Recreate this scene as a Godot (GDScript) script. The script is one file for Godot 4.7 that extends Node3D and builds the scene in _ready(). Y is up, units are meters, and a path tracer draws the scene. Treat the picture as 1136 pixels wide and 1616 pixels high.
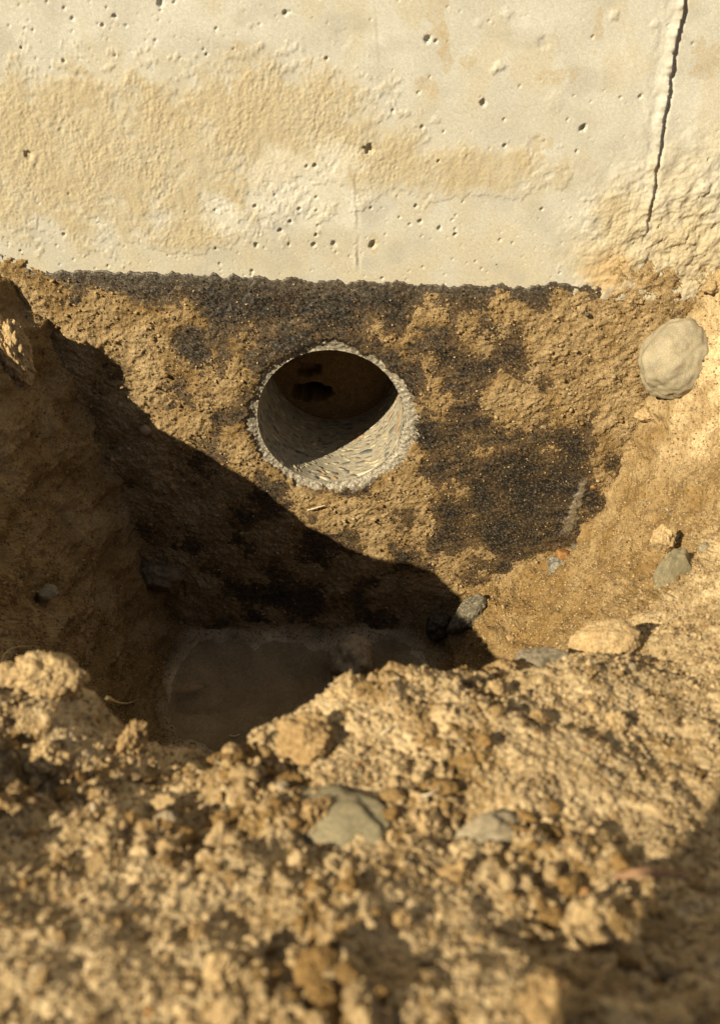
extends Node3D
# A cored foundation wall seen from the edge of a small pit. Metres; the hole's centre is the origin, the wall face is z = 0.

const HOLE_R := 0.0795
const WATER_Y := -0.300
const WALL_THICK := 0.165

var rng := RandomNumberGenerator.new()
var taken := {}
var M := {}
var ico := {}

# ---------------------------------------------------------------- helpers
func numbered(called: String) -> String:
	var n: int = taken.get(called, 0)
	taken[called] = n + 1
	return called if n == 0 else "%s_%03d" % [called, n]

func tag(o: Node, label: String, category: String, group := "", kind := "") -> void:
	o.set_meta("label", label)
	if category: o.set_meta("category", category)
	if group: o.set_meta("group", group)
	if kind: o.set_meta("kind", kind)

func put(called: String, mesh: Mesh, mat: Material, parent: Node = self, at := Transform3D()) -> MeshInstance3D:
	var o := MeshInstance3D.new()
	o.mesh = mesh
	o.material_override = mat
	o.name = numbered(called) if parent == self else called
	parent.add_child(o, true)
	o.transform = at
	return o

func noise(seed_: int, freq: float, oct := 1, kind := FastNoiseLite.TYPE_SIMPLEX_SMOOTH) -> FastNoiseLite:
	var n := FastNoiseLite.new()
	n.seed = seed_
	n.noise_type = kind
	n.frequency = freq
	n.fractal_type = FastNoiseLite.FRACTAL_FBM if oct > 1 else FastNoiseLite.FRACTAL_NONE
	n.fractal_octaves = oct
	if kind == FastNoiseLite.TYPE_CELLULAR:
		n.cellular_distance_function = FastNoiseLite.DISTANCE_EUCLIDEAN
		n.cellular_return_type = FastNoiseLite.RETURN_DISTANCE
		n.cellular_jitter = 1.0
		n.domain_warp_enabled = true
		n.domain_warp_amplitude = 0.55 / freq
		n.domain_warp_frequency = freq * 1.6
		n.domain_warp_fractal_octaves = 3
	return n

func grain_texture(seed_: int, freq: float, lo: float, hi: float, normal := false, bump := 4.0, oct := 4) -> NoiseTexture2D:
	var t := NoiseTexture2D.new()
	t.width = 1024
	t.height = 1024
	t.seamless = true
	var n := FastNoiseLite.new()
	n.seed = seed_
	n.frequency = freq
	n.fractal_octaves = oct
	t.noise = n
	if normal:
		t.as_normal_map = true
		t.bump_strength = bump
	else:
		var g := Gradient.new()
		g.offsets = PackedFloat32Array([0.0, 1.0])
		g.colors = PackedColorArray([Color(lo, lo, lo), Color(hi, hi, hi)])
		t.color_ramp = g
	return t

# packed sand: every cell of the texture is a grain with its own tone
func sand_texture(seed_: int, freq: float, tones: Array) -> NoiseTexture2D:
	var t := grain_texture(seed_, freq, 0, 1)
	var n: FastNoiseLite = t.noise
	n.noise_type = FastNoiseLite.TYPE_CELLULAR
	n.cellular_return_type = FastNoiseLite.RETURN_CELL_VALUE
	n.fractal_type = FastNoiseLite.FRACTAL_NONE
	t.seamless_blend_skirt = 0.02
	var g := Gradient.new()
	g.offsets = PackedFloat32Array(range(tones.size()).map(func(i): return i / float(tones.size() - 1)))
	g.colors = PackedColorArray(tones)
	t.color_ramp = g
	return t

func sand_relief(seed_: int, freq: float, bump: float) -> NoiseTexture2D:
	var t := grain_texture(seed_, freq, 0, 1, true, bump)
	var n: FastNoiseLite = t.noise
	n.noise_type = FastNoiseLite.TYPE_CELLULAR
	n.cellular_return_type = FastNoiseLite.RETURN_DISTANCE
	n.fractal_type = FastNoiseLite.FRACTAL_FBM
	n.fractal_octaves = 2
	t.seamless_blend_skirt = 0.02
	return t

func surface(called: String, rough: float, albedo: Texture2D = null, normal: Texture2D = null, scale := 5.0, strength := 1.0, spec := 0.4) -> StandardMaterial3D:
	var m := StandardMaterial3D.new()
	m.resource_name = called
	m.vertex_color_use_as_albedo = true
	m.roughness = rough
	m.metallic_specular = spec
	if albedo: m.albedo_texture = albedo
	if normal:
		m.normal_enabled = true
		m.normal_texture = normal
		m.normal_scale = strength
	m.uv1_triplanar = true
	m.uv1_world_triplanar = true
	m.uv1_scale = Vector3.ONE * scale
	return m

# A grid of nu x nv points as one mesh. With +v to the left of +u (seen from the front) the front faces outwards.
func grid_mesh(pos: PackedVector3Array, col: PackedColorArray, nu: int, nv: int, drop := PackedByteArray(), flip := false) -> ArrayMesh:
	var nor := PackedVector3Array()
	nor.resize(pos.size())
	var sgn := -1.0 if flip else 1.0
	for j in nv:
		var j0 := maxi(j - 1, 0) * nu
		var j1 := mini(j + 1, nv - 1) * nu
		var jj := j * nu
		for i in nu:
			var du := pos[jj + mini(i + 1, nu - 1)] - pos[jj + maxi(i - 1, 0)]
			var dv := pos[j1 + i] - pos[j0 + i]
			nor[jj + i] = du.cross(dv).normalized() * sgn
	var idx := PackedInt32Array()
	idx.resize((nu - 1) * (nv - 1) * 6)
	var k := 0
	var has := drop.size() > 0
	for j in nv - 1:
		for i in nu - 1:
			var a := j * nu + i
			if has and (drop[a] + drop[a + 1] + drop[a + nu] + drop[a + nu + 1] > 0):
				continue
			if flip:
				idx[k] = a; idx[k + 1] = a + 1; idx[k + 2] = a + nu
				idx[k + 3] = a + 1; idx[k + 4] = a + nu + 1; idx[k + 5] = a + nu
			else:
				idx[k] = a; idx[k + 1] = a + nu; idx[k + 2] = a + 1
				idx[k + 3] = a + 1; idx[k + 4] = a + nu; idx[k + 5] = a + nu + 1
			k += 6
	idx.resize(k)
	var arr := []
	arr.resize(Mesh.ARRAY_MAX)
	arr[Mesh.ARRAY_VERTEX] = pos
	arr[Mesh.ARRAY_NORMAL] = nor
	arr[Mesh.ARRAY_COLOR] = col
	arr[Mesh.ARRAY_INDEX] = idx
	var m := ArrayMesh.new()
	m.add_surface_from_arrays(Mesh.PRIMITIVE_TRIANGLES, arr)
	return m

func axis_steps(lo: float, fine_lo: float, fine_hi: float, hi: float, step: float) -> PackedFloat32Array:
	var out := PackedFloat32Array()
	var left: Array[float] = []
	var s := step
	var v := fine_lo
	while v > lo:
		s *= 1.35
		v -= s
		left.append(maxf(v, lo))
	left.reverse()
	for q in left: out.append(q)
	v = fine_lo
	while v <= fine_hi:
		out.append(v)
		v += step
	s = step
	while v < hi:
		out.append(v)
		s *= 1.35
		v += s
	out.append(hi)
	return out

func ss(a: float, b: float, x: float) -> float:
	var t := clampf((x - a) / (b - a), 0.0, 1.0)
	return t * t * (3.0 - 2.0 * t)

# ---------------------------------------------------------------- camera, sky, sun
func set_view() -> void:
	var cam := Camera3D.new()
	cam.name = "camera"
	add_child(cam)
	cam.position = Vector3(0.0324, 0.4267, 0.871)
	cam.rotation_degrees = Vector3(-32.0, 0, 0)
	var a := CameraAttributesPhysical.new()
	a.frustum_focal_length = 30.31
	a.frustum_focus_distance = 0.97
	a.frustum_near = 0.02
	a.frustum_far = 60.0
	a.exposure_aperture = 7.0
	cam.attributes = a
	cam.fov = 60.0
	cam.near = 0.02
	cam.far = 60.0
	cam.current = true
	var env := Environment.new()
	env.background_mode = Environment.BG_SKY
	var sky := Sky.new()
	var sm := ProceduralSkyMaterial.new()
	sm.sky_top_color = Color(0.50, 0.53, 0.57)
	sm.sky_horizon_color = Color(0.74, 0.71, 0.66)
	sm.ground_bottom_color = Color(0.30, 0.25, 0.18)
	sm.ground_horizon_color = Color(0.55, 0.52, 0.48)
	sm.sky_energy_multiplier = 0.74
	sm.ground_energy_multiplier = 0.55
	sky.sky_material = sm
	env.sky = sky
	env.tonemap_mode = Environment.TONE_MAPPER_LINEAR
	env.tonemap_exposure = 1.9
	env.sdfgi_enabled = true
	env.ssao_enabled = true
	env.ssil_enabled = true
	var we := WorldEnvironment.new()
	we.name = "world"
	we.environment = env
	add_child(we)
	var sun := DirectionalLight3D.new()
	sun.name = "sun"
	add_child(sun)
	sun.look_at_from_position(Vector3.ZERO, Vector3(0.628, -0.527, -0.574))
	sun.light_color = Color(1.0, 0.935, 0.79)
	sun.light_energy = 1.6
	sun.light_angular_distance = 0.5
	sun.shadow_enabled = true

# ---------------------------------------------------------------- materials
func make_materials() -> void:
	var fine := grain_texture(11, 0.09, 0.66, 1.0)
	var fine_n := grain_texture(12, 0.11, 0, 1, true, 5.0)
	var soft := grain_texture(13, 0.05, 0.86, 1.0)
	var sand := sand_texture(14, 0.16, [Color(0.60, 0.55, 0.50), Color(0.86, 0.83, 0.78), Color(0.92, 0.90, 0.86), Color(0.80, 0.77, 0.73), Color(0.95, 0.93, 0.90), Color(0.88, 0.84, 0.78), Color(1.0, 1.0, 0.98)])
	var grit := sand_texture(15, 0.16, [Color(0.45, 0.45, 0.45), Color(0.70, 0.68, 0.66), Color(0.6, 0.6, 0.6), Color(0.66, 0.64, 0.6), Color(0.78, 0.76, 0.74), Color(1.0, 0.96, 0.9)])
	var sand_n := sand_relief(16, 0.13, 6.0)
	M.concrete = surface("cast concrete", 0.92, soft, fine_n, 9.0, 0.22, 0.25)
	M.coat = surface("bitumen coat with grit", 0.5, grit, sand_n, 6.0, 0.45, 0.5)
	M.soil = surface("sandy soil", 0.97, sand, sand_n, 6.0, 0.8, 0.2)
	M.stone = surface("river stone", 0.75, fine, fine_n, 7.0, 0.5, 0.35)
	M.mud = surface("wet stone", 0.75, fine, fine_n, 7.0, 0.4, 0.5)
	M.cloth = surface("cloth", 0.9)
	M.cut = surface("cut concrete", 0.75, soft, fine_n, 9.0, 0.25, 0.4)
	M.agg = surface("cut aggregate", 0.55, null, null, 9.0, 0.2, 0.45)
	M.fibre = surface("dry plant fibre", 0.8, null, null, 9.0, 0.2, 0.3)

# ---------------------------------------------------------------- wall
var n_wave := noise(1, 11.0, 2)
var n_edge := noise(2, 26.0, 4)
var n_mid := noise(3, 70.0, 3)
var n_rough := noise(4, 190.0, 3)
var n_fine := noise(5, 360.0, 2)
var n_big := noise(6, 5.0, 3)
var n_hue := noise(7, 17.0, 3)

func blob(x: float, y: float, c: Vector2, rx: float, ry: float) -> float:
	var dx := (x - c.x) / rx
	var dy := (y - c.y) / ry
	return 1.0 - sqrt(dx * dx + dy * dy)

# how much sandy slurry sticks to the concrete, 0..1
func slurry(x: float, y: float) -> float:
	var e := n_edge.get_noise_2d(x, y) * 0.36 + n_mid.get_noise_2d(x, y) * 0.16
	e += n_rough.get_noise_2d(x, y * 0.6) * 0.12
	var v := blob(x, y, Vector2(-0.2420, 0.2717), 0.29, 0.085) + e * 1.25
	v = maxf(v, blob(x, y, Vector2(-0.0470, 0.3015), 0.12, 0.062) + e)
	v = maxf(v, blob(x, y, Vector2(-0.1318, 0.2024), 0.06, 0.022) + e)
	v = maxf(v, blob(x, y, Vector2(0.0512, 0.2689), 0.06, 0.036) + e * 0.8)
	v = maxf(v, blob(x, y, Vector2(0.1282, 0.2589), 0.11, 0.028) + e * 0.8)
	v = maxf(v, blob(x, y, Vector2(0.2864, 0.2114), 0.04, 0.045) + e)
	v = maxf(v, blob(x, y, Vector2(0.3694, 0.1779), 0.12, 0.052) + e)
	return v

# < 0 where the slurry thins out downwards, > 0 where it thins out upwards
func slurry_head(x: float, y: float, s: float) -> float:
	return slurry(x, y - 0.006) - s

func line_top(x: float) -> float:
	# upper edge of the bitumen coat
	return 0.1585 - 0.018 * (x + 0.05) - 0.0035 * sin(x * 9.0 + 0.6) + n_edge.get_noise_2d(x * 1.6, 3.0) * 0.006

func seam_x(y: float) -> float:
	var a := Vector2(0.3074, 0.3961)
	var b := Vector2(0.3080, 0.2024)
	var t := (y - b.y) / (a.y - b.y)
	return lerpf(b.x, a.x, t) + n_edge.get_noise_2d(9.0, y * 0.35) * 0.006 + n_mid.get_noise_2d(9.0, y * 0.8) * 0.0010

func build_wall() -> void:
	var wall := Node3D.new()
	wall.name = "foundation_wall"
	add_child(wall)
	tag(wall, "pale cast concrete foundation wall with a black coated base and a round cored hole", "wall", "", "thing")
	for row in COVER:
		for ch in row: cover_num.append(int(ch) / 9.0)
	build_concrete(wall)
	build_coat(wall)
	build_crust(wall)
	build_bore(wall)

func build_concrete(wall: Node3D) -> void:
	var xs := axis_steps(-3.0, -0.37, 0.45, 3.0, 0.00105)
	var ys := axis_steps(0.135, 0.135, 0.42, 2.4, 0.00105)
	var nu := xs.size()
	var nv := ys.size()
	var pos := PackedVector3Array()
	var col := PackedColorArray()
	pos.resize(nu * nv)
	col.resize(nu * nv)
	var zs := PackedFloat32Array()
	zs.resize(nu * nv)
	var base := Color(0.455, 0.445, 0.41)
	var pale := Color(0.53, 0.525, 0.495)
	var tan_ := Color(0.425, 0.365, 0.255)
	var cream := Color(0.475, 0.435, 0.345)
	var rust := Color(0.46, 0.31, 0.14)
	var rough_r: Vector2 = Vector2(0.3601, 0.1933)
	var pale1: Vector2 = Vector2(-0.0200, 0.2464)
	var pale2: Vector2 = Vector2(-0.0997, 0.2203)
	var grey1: Vector2 = Vector2(0.1658, 0.3015)
	var rust1: Vector2 = Vector2(0.2753, 0.1622)
	var band: Vector2 = Vector2(-0.0219, 0.1902)
	# brown drip marks and spots
	var drips := [[Vector2(0.0987, 0.3858), 0.0085, 0.017], [Vector2(0.1044, 0.3675), 0.004, 0.016], [Vector2(0.0911, 0.3301), 0.0085, 0.010], [Vector2(0.2378, 0.3734), 0.004, 0.012], [Vector2(0.1080, 0.3518), 0.006, 0.009], [Vector2(0.1283, 0.3478), 0.010, 0.004], [Vector2(-0.0724, 0.3478), 0.011, 0.014], [Vector2(0.2074, 0.3388), 0.012, 0.008], [Vector2(0.1997, 0.2810), 0.008, 0.010], [Vector2(0.3393, 0.3518), 0.016, 0.013], [Vector2(0.0447, 0.1915), 0.005, 0.008]]
	for j in nv:
		var y := ys[j]
		var sx := seam_x(y)
		var deep := ss(0.15, 0.40, y)
		for i in nu:
			var x := xs[i]
			var k := j * nu + i
			var w := n_wave.get_noise_2d(x, y)
			var f := n_fine.get_noise_2d(x, y)
			var r := n_rough.get_noise_2d(x, y)
			var h := n_hue.get_noise_2d(x, y)
			var s := slurry(x, y)
			var sm := ss(0.0, 0.10, s)
			var z := w * 0.0006 + f * 0.00006 + r * 0.00005
			# a proud skin of slurry, its lower edge standing off the wall
			var body := ss(0.0, 0.55, s)
			var foot := ss(0.04, -0.05, slurry_head(x, y, s))
			z += lerpf(body, sm, foot) * (0.0006 + 0.0006 * body * (0.5 + n_mid.get_noise_2d(x + 3.0, y * 0.6))) + body * (0.45 + 0.9 * clampf(0.5 + n_edge.get_noise_2d(x * 0.7 + 6.0, y * 0.5) * 1.4, 0.0, 1.0)) * (n_rough.get_noise_2d(x * 1.2, y * 0.75) * 0.00045 + n_mid.get_noise_2d(x * 2.0, y * 0.8) * 0.00025 + f * 0.0004)
			# lumpy right end where the slurry thickens
			var rr := ss(-0.1, 0.8, blob(x, y, rough_r, 0.15, 0.12))
			z += rr * (0.003 + n_edge.get_noise_2d(x + 5.0, y) * 0.0055 + n_mid.get_noise_2d(x + 5.0, y) * 0.0016 + r * 0.0005 + f * 0.0003)
			# formwork joint: a fin on its left, a sharp step down on its right
			var d := x - sx
			if d > -0.03 and d < 0.03:
				var amp := lerpf(0.0018, 0.0034, deep) * (0.8 + 0.8 * n_mid.get_noise_2d(2.0, y))
				if y < 0.20: amp *= ss(0.185, 0.215, y)
				if d < 0.0:
					z += amp * ss(-0.011, -0.001, d) + ss(-0.03, -0.008, d) * n_mid.get_noise_2d(x + 8.0, y * 0.5) * 0.0012
				else:
					z += amp * (1.0 - ss(0.0, 0.0014, d)) - 0.0020 * (1.0 - ss(0.002, 0.005, d)) * ss(0.19, 0.24, y)
			if x > sx: z -= 0.0012 * (1.0 - rr)
			zs[k] = z
			# colour
			var c := base.lerp(pale, clampf(0.5 + h * 0.7, 0.0, 1.0))
			c = c.lerp(cream, clampf(ss(0.235, 0.165, y) * (0.75 + h * 0.9), 0.0, 1.0) * 0.85)
			c = c.lerp(cream, 0.6 * ss(0.0, 0.4, n_edge.get_noise_2d(x * 0.6 + 11.0, y * 0.4)))
			c = c.lerp(Color(0.36, 0.345, 0.31), 0.4 * ss(0.08, 0.45, n_edge.get_noise_2d(x * 0.5 + 14.0, y * 0.7) + r * 0.2))
			c = c.lerp(tan_, clampf(sm * (0.12 + 0.75 * body + h * 0.35 + r * 0.35), 0.0, 0.95))
			c = c.lerp(tan_, rr * clampf(0.5 + h * 0.6, 0.0, 0.85))
			c = c.lerp(Color(0.60, 0.585, 0.54), ss(0.0, 0.5, maxf(blob(x, y, pale1, 0.075, 0.045), blob(x, y, pale2, 0.022, 0.028)) + n_edge.get_noise_2d(x + 3.0, y) * 0.6) * 0.5)
			c = c.lerp(Color(0.45, 0.43, 0.38), ss(0.1, 0.6, blob(x, y, grey1, 0.12, 0.028) + h * 0.7) * 0.55)
			c = c.lerp(Color(0.42, 0.39, 0.33), ss(0.15, 0.6, blob(x, y, band, 0.07, 0.02) + h * 0.6) * 0.4)
			c = c.lerp(rust, ss(0.0, 0.7, blob(x, y, rust1, 0.035, 0.03) + h * 0.4) * 0.7)
			for q in drips:
				var p: Vector2 = q[0]
				if absf(x - p.x) < 0.03 and absf(y - p.y) < 0.04:
					var b := blob(x, y, p, q[1], q[2]) + n_mid.get_noise_2d(x * 0.8, y * 0.8) * 1.1 + r * 0.5
					c = c.lerp(Color(0.40, 0.31, 0.175), (0.45 * ss(0.0, 0.12, b) - 0.12 * ss(0.25, 0.6, b)))
			var g := 1.0 + r * 0.10 + f * 0.10
			col[k] = Color(c.r * g, c.g * g, c.b * g)
	# bug holes and pinholes, cast bubbles of air
	var pits: Array = []
	for q in [[Vector2(-0.1780, 0.3844), 2.4], [Vector2(-0.1894, 0.3772), 2.0], [Vector2(-0.1377, 0.3943), 3.6], [Vector2(-0.1257, 0.3947), 1.8], [Vector2(-0.2281, 0.3498), 2.0], [Vector2(-0.2628, 0.3602), 1.6], [Vector2(-0.0316, 0.3867), 2.6], [Vector2(0.0029, 0.3518), 2.2], [Vector2(0.0913, 0.3666), 3.4], [Vector2(0.0985, 0.3651), 1.8], [Vector2(0.1429, 0.3157), 3.2], [Vector2(0.0889, 0.2961), 1.8], [Vector2(0.1088, 0.2918), 1.6], [Vector2(0.0406, 0.2772), 5.0], [Vector2(0.2357, 0.2951), 3.6], [Vector2(0.1654, 0.2799), 1.8], [Vector2(0.1053, 0.2667), 1.6], [Vector2(-0.0172, 0.2617), 2.2], [Vector2(-0.0095, 0.2628), 2.2], [Vector2(-0.0672, 0.2262), 2.2], [Vector2(-0.0256, 0.2232), 2.2], [Vector2(-0.0447, 0.2036), 2.4], [Vector2(-0.0346, 0.2114), 2.0], [Vector2(-0.0100, 0.1988), 2.0], [Vector2(-0.0688, 0.1896), 2.8], [Vector2(-0.0367, 0.1896), 2.0], [Vector2(-0.0127, 0.1896), 2.6], [Vector2(0.0071, 0.1902), 3.0], [Vector2(0.0903, 0.2114), 2.4], [Vector2(0.1088, 0.2054), 2.4], [Vector2(0.0855, 0.2262), 1.8], [Vector2(0.0427, 0.2244), 1.8], [Vector2(0.2059, 0.2232), 1.8], [Vector2(-0.2542, 0.1994), 2.0], [Vector2(0.0447, 0.1896), 4.2], [Vector2(-0.0742, 0.1635), 2.0], [Vector2(0.2832, 0.3214), 2.2], [Vector2(0.1244, 0.1994), 2.0], [Vector2(0.0701, 0.2156), 1.6]]:
		pits.append([q[0], q[1] * 0.00085, 0.9 + 0.5 * rng.randf()])
	pits.append([Vector2(-0.2742, 0.2717), 0.004, 0.5])
	# raised scabs and shallow scars
	for q in [[Vector2(0.1584, 0.3858), 5.0, -0.13], [Vector2(0.1918, 0.3636), 5.5, 0.12], [Vector2(0.1552, 0.3458), 4.5, -0.22], [Vector2(0.1505, 0.3418), 3.5, -0.2], [Vector2(0.2863, 0.3782), 4.0, -0.15], [Vector2(0.2498, 0.3848), 4.0, -0.2], [Vector2(0.1939, 0.2799), 9.0, 0.06], [Vector2(0.1345, 0.3786), 4.0, -0.1], [Vector2(0.3559, 0.2435), 6.0, -0.35], [Vector2(0.0911, 0.3301), 7.0, 0.04], [Vector2(0.2071, 0.3172), 9.0, -0.05], [Vector2(0.0170, 0.3675), 8.0, 0.04]]:
		pits.append([q[0], q[1] * 0.001, q[2]])
	for n in 1300:
		var x := rng.randf_range(-0.36, 0.44)
		var y := rng.randf_range(0.15, 0.41)
		var s := slurry(x, y)
		if s > 0.12 and rng.randf() > 0.12: continue
		var dens := 0.25
		if y < 0.245 and x < 0.25: dens = 0.95
		if y > 0.34 and x < 0.0: dens = 1.0
		if rng.randf() > dens: continue
		pits.append([Vector2(x, y), 0.0007 + 0.0009 * pow(rng.randf(), 3.0), 0.8])
	var x0 := 0
	while xs[x0] < -0.3695: x0 += 1
	for q in pits:
		var p: Vector2 = q[0]
		var rad: float = q[1]
		var ci := x0 + int((p.x + 0.37) / 0.00105)
		var cj := int((p.y - 0.135) / 0.00105)
		var reach := int(rad / 0.00105 * 1.6) + 2
		for j in range(maxi(cj - reach, 0), mini(cj + reach + 1, nv)):
			for i in range(maxi(ci - reach, 0), mini(ci + reach + 1, nu)):
				var dd := Vector2(xs[i], ys[j]).distance_to(p) / rad
				dd *= 1.0 + 0.5 * n_rough.get_noise_2d(xs[i], ys[j])
				if dd < 1.25:
					zs[j * nu + i] -= rad * float(q[2]) * 1.3 * (1.0 - ss(0.45, 1.2, dd))
	# thin upright board marks left by the formwork
	for q in [[Vector2(0.0265, 0.2577), Vector2(0.0286, 0.1610), 0.0004], [Vector2(-0.0211, 0.3772), Vector2(-0.0066, 0.3068), 0.00012], [Vector2(0.0443, 0.3961), Vector2(0.0469, 0.3428), 0.00012], [Vector2(0.0033, 0.3675), Vector2(0.0042, 0.3327), 0.0001], [Vector2(0.1974, 0.3675), Vector2(0.2033, 0.3915), 0.0001]]:
		var a: Vector2 = q[0]
		var b: Vector2 = q[1]
		for cj in nv:
			var t := (ys[cj] - a.y) / (b.y - a.y)
			if t < 0.0 or t > 1.0 or ys[cj] > 0.415: continue
			var cx := lerpf(a.x, b.x, t) + n_mid.get_noise_1d(ys[cj] * 0.4 + a.x * 50.0) * 0.0025
			var ci := x0 + int((cx + 0.37) / 0.00105)
			var fade := ss(0.0, 0.15, t) * ss(1.0, 0.85, t) * (0.6 + n_edge.get_noise_1d(ys[cj] + a.x * 9.0))
			for i in range(ci - 6, ci + 7):
				var u := (xs[i] - cx) / 0.0018
				zs[cj * nu + i] += float(q[2]) * 2.2 * fade * (exp(-u * u) - exp(-(u - 1.5) * (u - 1.5)))
	for j in nv:
		for i in nu:
			pos[j * nu + i] = Vector3(xs[i], ys[j], zs[j * nu + i])
	var m := grid_mesh(pos, col, nu, nv)
	var o := put("concrete_face", m, M.concrete, wall)
	o.set_meta("label", "pale concrete face with sandy slurry patches, pinholes and a formwork joint")
	# the body of the wall behind its faces
	var st := SurfaceTool.new()
	st.begin(Mesh.PRIMITIVE_TRIANGLES)
	var back := -WALL_THICK - 0.35
	box(st, Vector3(-3.0, 2.39, back), Vector3(3.0, 2.40, -0.004))
	box(st, Vector3(-3.0, -0.6, back), Vector3(3.0, 2.40, back + 0.01))
	st.generate_normals()
	put("wall_core", st.commit(), M.concrete, wall)

func box(st: SurfaceTool, a: Vector3, b: Vector3) -> void:
	var p := [Vector3(a.x, a.y, a.z), Vector3(b.x, a.y, a.z), Vector3(b.x, b.y, a.z), Vector3(a.x, b.y, a.z), Vector3(a.x, a.y, b.z), Vector3(b.x, a.y, b.z), Vector3(b.x, b.y, b.z), Vector3(a.x, b.y, b.z)]
	st.set_smooth_group(-1)
	st.set_color(Color(0.5, 0.47, 0.4))
	for f in [[0, 1, 2, 3], [5, 4, 7, 6], [4, 0, 3, 7], [1, 5, 6, 2], [3, 2, 6, 7], [4, 5, 1, 0]]:
		for t in [[0, 1, 2], [0, 2, 3]]:
			for q in t: st.add_vertex(p[f[q]])

# chipped width of the rim round the hole, by angle
func chip(a: float) -> float:
	var n := n_mid.get_noise_2d(cos(a) * 0.06 + 4.0, sin(a) * 0.06) + 0.5 * n_rough.get_noise_2d(cos(a) * 0.07, sin(a) * 0.07)
	var w := 0.0078 + 0.0055 * n + 0.0060 * n_edge.get_noise_2d(cos(a) * 0.08 + 7.0, sin(a) * 0.08)
	w += 0.0072 * exp(-pow(angle_difference(a, deg_to_rad(-12.0)) / 0.55, 2.0))
	w += 0.0030 * exp(-pow(angle_difference(a, deg_to_rad(88.0)) / 0.22, 2.0))
	w += 0.0025 * exp(-pow(angle_difference(a, deg_to_rad(172.0)) / 0.25, 2.0))
	return maxf(w, 0.0015)

func rim_z(x: float, y: float) -> float:
	var r := sqrt(x * x + y * y)
	return -0.0015 - 0.0030 * (1.0 - ss(HOLE_R, HOLE_R + 0.010, r)) + n_rough.get_noise_2d(x, y) * 0.0018 + n_fine.get_noise_2d(x, y) * 0.0007

func coat_z(x: float, y: float) -> float:
	return 0.0012 + n_wave.get_noise_2d(x, y) * 0.0015 + n_mid.get_noise_2d(x, y) * 0.0008 + n_rough.get_noise_2d(x, y) * 0.0005 + n_fine.get_noise_2d(x, y) * 0.0004

func build_coat(wall: Node3D) -> void:
	var step := 0.0014
	var xs := axis_steps(-3.0, -0.37, 0.42, 3.0, step)
	var ys := axis_steps(-0.7, -0.33, 0.18, 0.18, step)
	var nu := xs.size()
	var nv := ys.size()
	var pos := PackedVector3Array()
	var col := PackedColorArray()
	var drop := PackedByteArray()
	pos.resize(nu * nv)
	col.resize(nu * nv)
	drop.resize(nu * nv)
	var lines := PackedFloat32Array()
	for x in xs: lines.append(line_top(x))
	var mort: Vector2 = Vector2(0.2802, -0.1107)
	for j in nv:
		var y := ys[j]
		for i in nu:
			var x := xs[i]
			var k := j * nu + i
			var r := sqrt(x * x + y * y)
			var e := n_rough.get_noise_2d(x, y)
			var f := n_fine.get_noise_2d(x, y)
			var z := coat_z(x, y)
			var g := clampf(0.5 + 0.8 * f + 0.4 * e + 0.9 * n_mid.get_noise_2d(x * 0.22 + y * 0.1, y * 1.5 - x * 0.25), 0.0, 1.0)
			var c := Color(0.016, 0.0145, 0.013).lerp(Color(0.066, 0.057, 0.046), g * g)
			c = c.lerp(Color(0.075, 0.050, 0.030), 0.75 * ss(0.02, 0.35, n_edge.get_noise_2d(x * 0.7 + 2.0, y * 1.1) + f * 0.25))
			# a thinner, greyer brush-out along the upper edge
			var t := lines[i] - y + e * 0.0012
			if t < 0.03:
				var thin := ss(0.026, 0.004, t + n_mid.get_noise_2d(x, y) * 0.012)
				c = c.lerp(Color(0.17, 0.145, 0.115), thin * (0.55 + 0.6 * e))
			if t < 0.004: z -= ss(0.002, -0.002, t) * 0.012
			if f > 0.33: c = c.lerp(Color(0.30, 0.26, 0.20), 0.5)
			# grains of soil caught in the roughness of the coat round the thicker crust
			if y < 0.17 and x > -0.4 and x < 0.45:
				var dust := ss(-0.65, 0.1, crust_mask(x, y) + f * 0.5 + e * 0.3 + 0.35 * n_mid.get_noise_2d(x * 0.22 + y * 0.1, y * 1.5 - x * 0.25)) * ss(-0.005, 0.02, t)
				c = c.lerp(Color(0.24, 0.165, 0.085), dust * dust * 0.8)
			# a pale streak of mortar run down the coat
			var md := absf(x - mort.x - (y - mort.y) * 0.17) / (0.0065 - 0.07 * (y - mort.y))
			if md < 1.6 and absf(y - mort.y) < 0.045:
				var mk := ss(0.0, 0.35, 1.0 - md + e * 0.5 + n_mid.get_noise_2d(x, y) * 0.5) * ss(0.042, 0.030, absf(y - mort.y) + e * 0.008)
				c = c.lerp(Color(0.33, 0.28, 0.21), mk * 0.8)
				z += mk * 0.0014
			# the coat is broken away round the hole and the bare concrete shows
			if r < HOLE_R + 0.03:
				var cw := HOLE_R + chip(atan2(y, x))
				if r < cw:
					z = rim_z(x, y)
					var gg := 0.92 + 0.35 * e + 0.35 * f
					c = Color(0.58, 0.55, 0.48) * gg
				elif r < cw + 0.003:
					z = lerpf(rim_z(x, y), z, ss(cw, cw + 0.003, r))
				if r < HOLE_R + 0.0004 :
					if r < HOLE_R - step * 1.05:
						drop[k] = 1
					else:
						x *= HOLE_R / r
						var y2 := y * HOLE_R / r
						pos[k] = Vector3(x, y2, rim_z(x, y2))
						col[k] = c
						continue
			pos[k] = Vector3(x, y, z)
			col[k] = c
	var o := put("bitumen_coat", grid_mesh(pos, col, nu, nv, drop), M.coat, wall)
	o.set_meta("label", "rough black bitumen coat on the lower wall")

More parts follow.
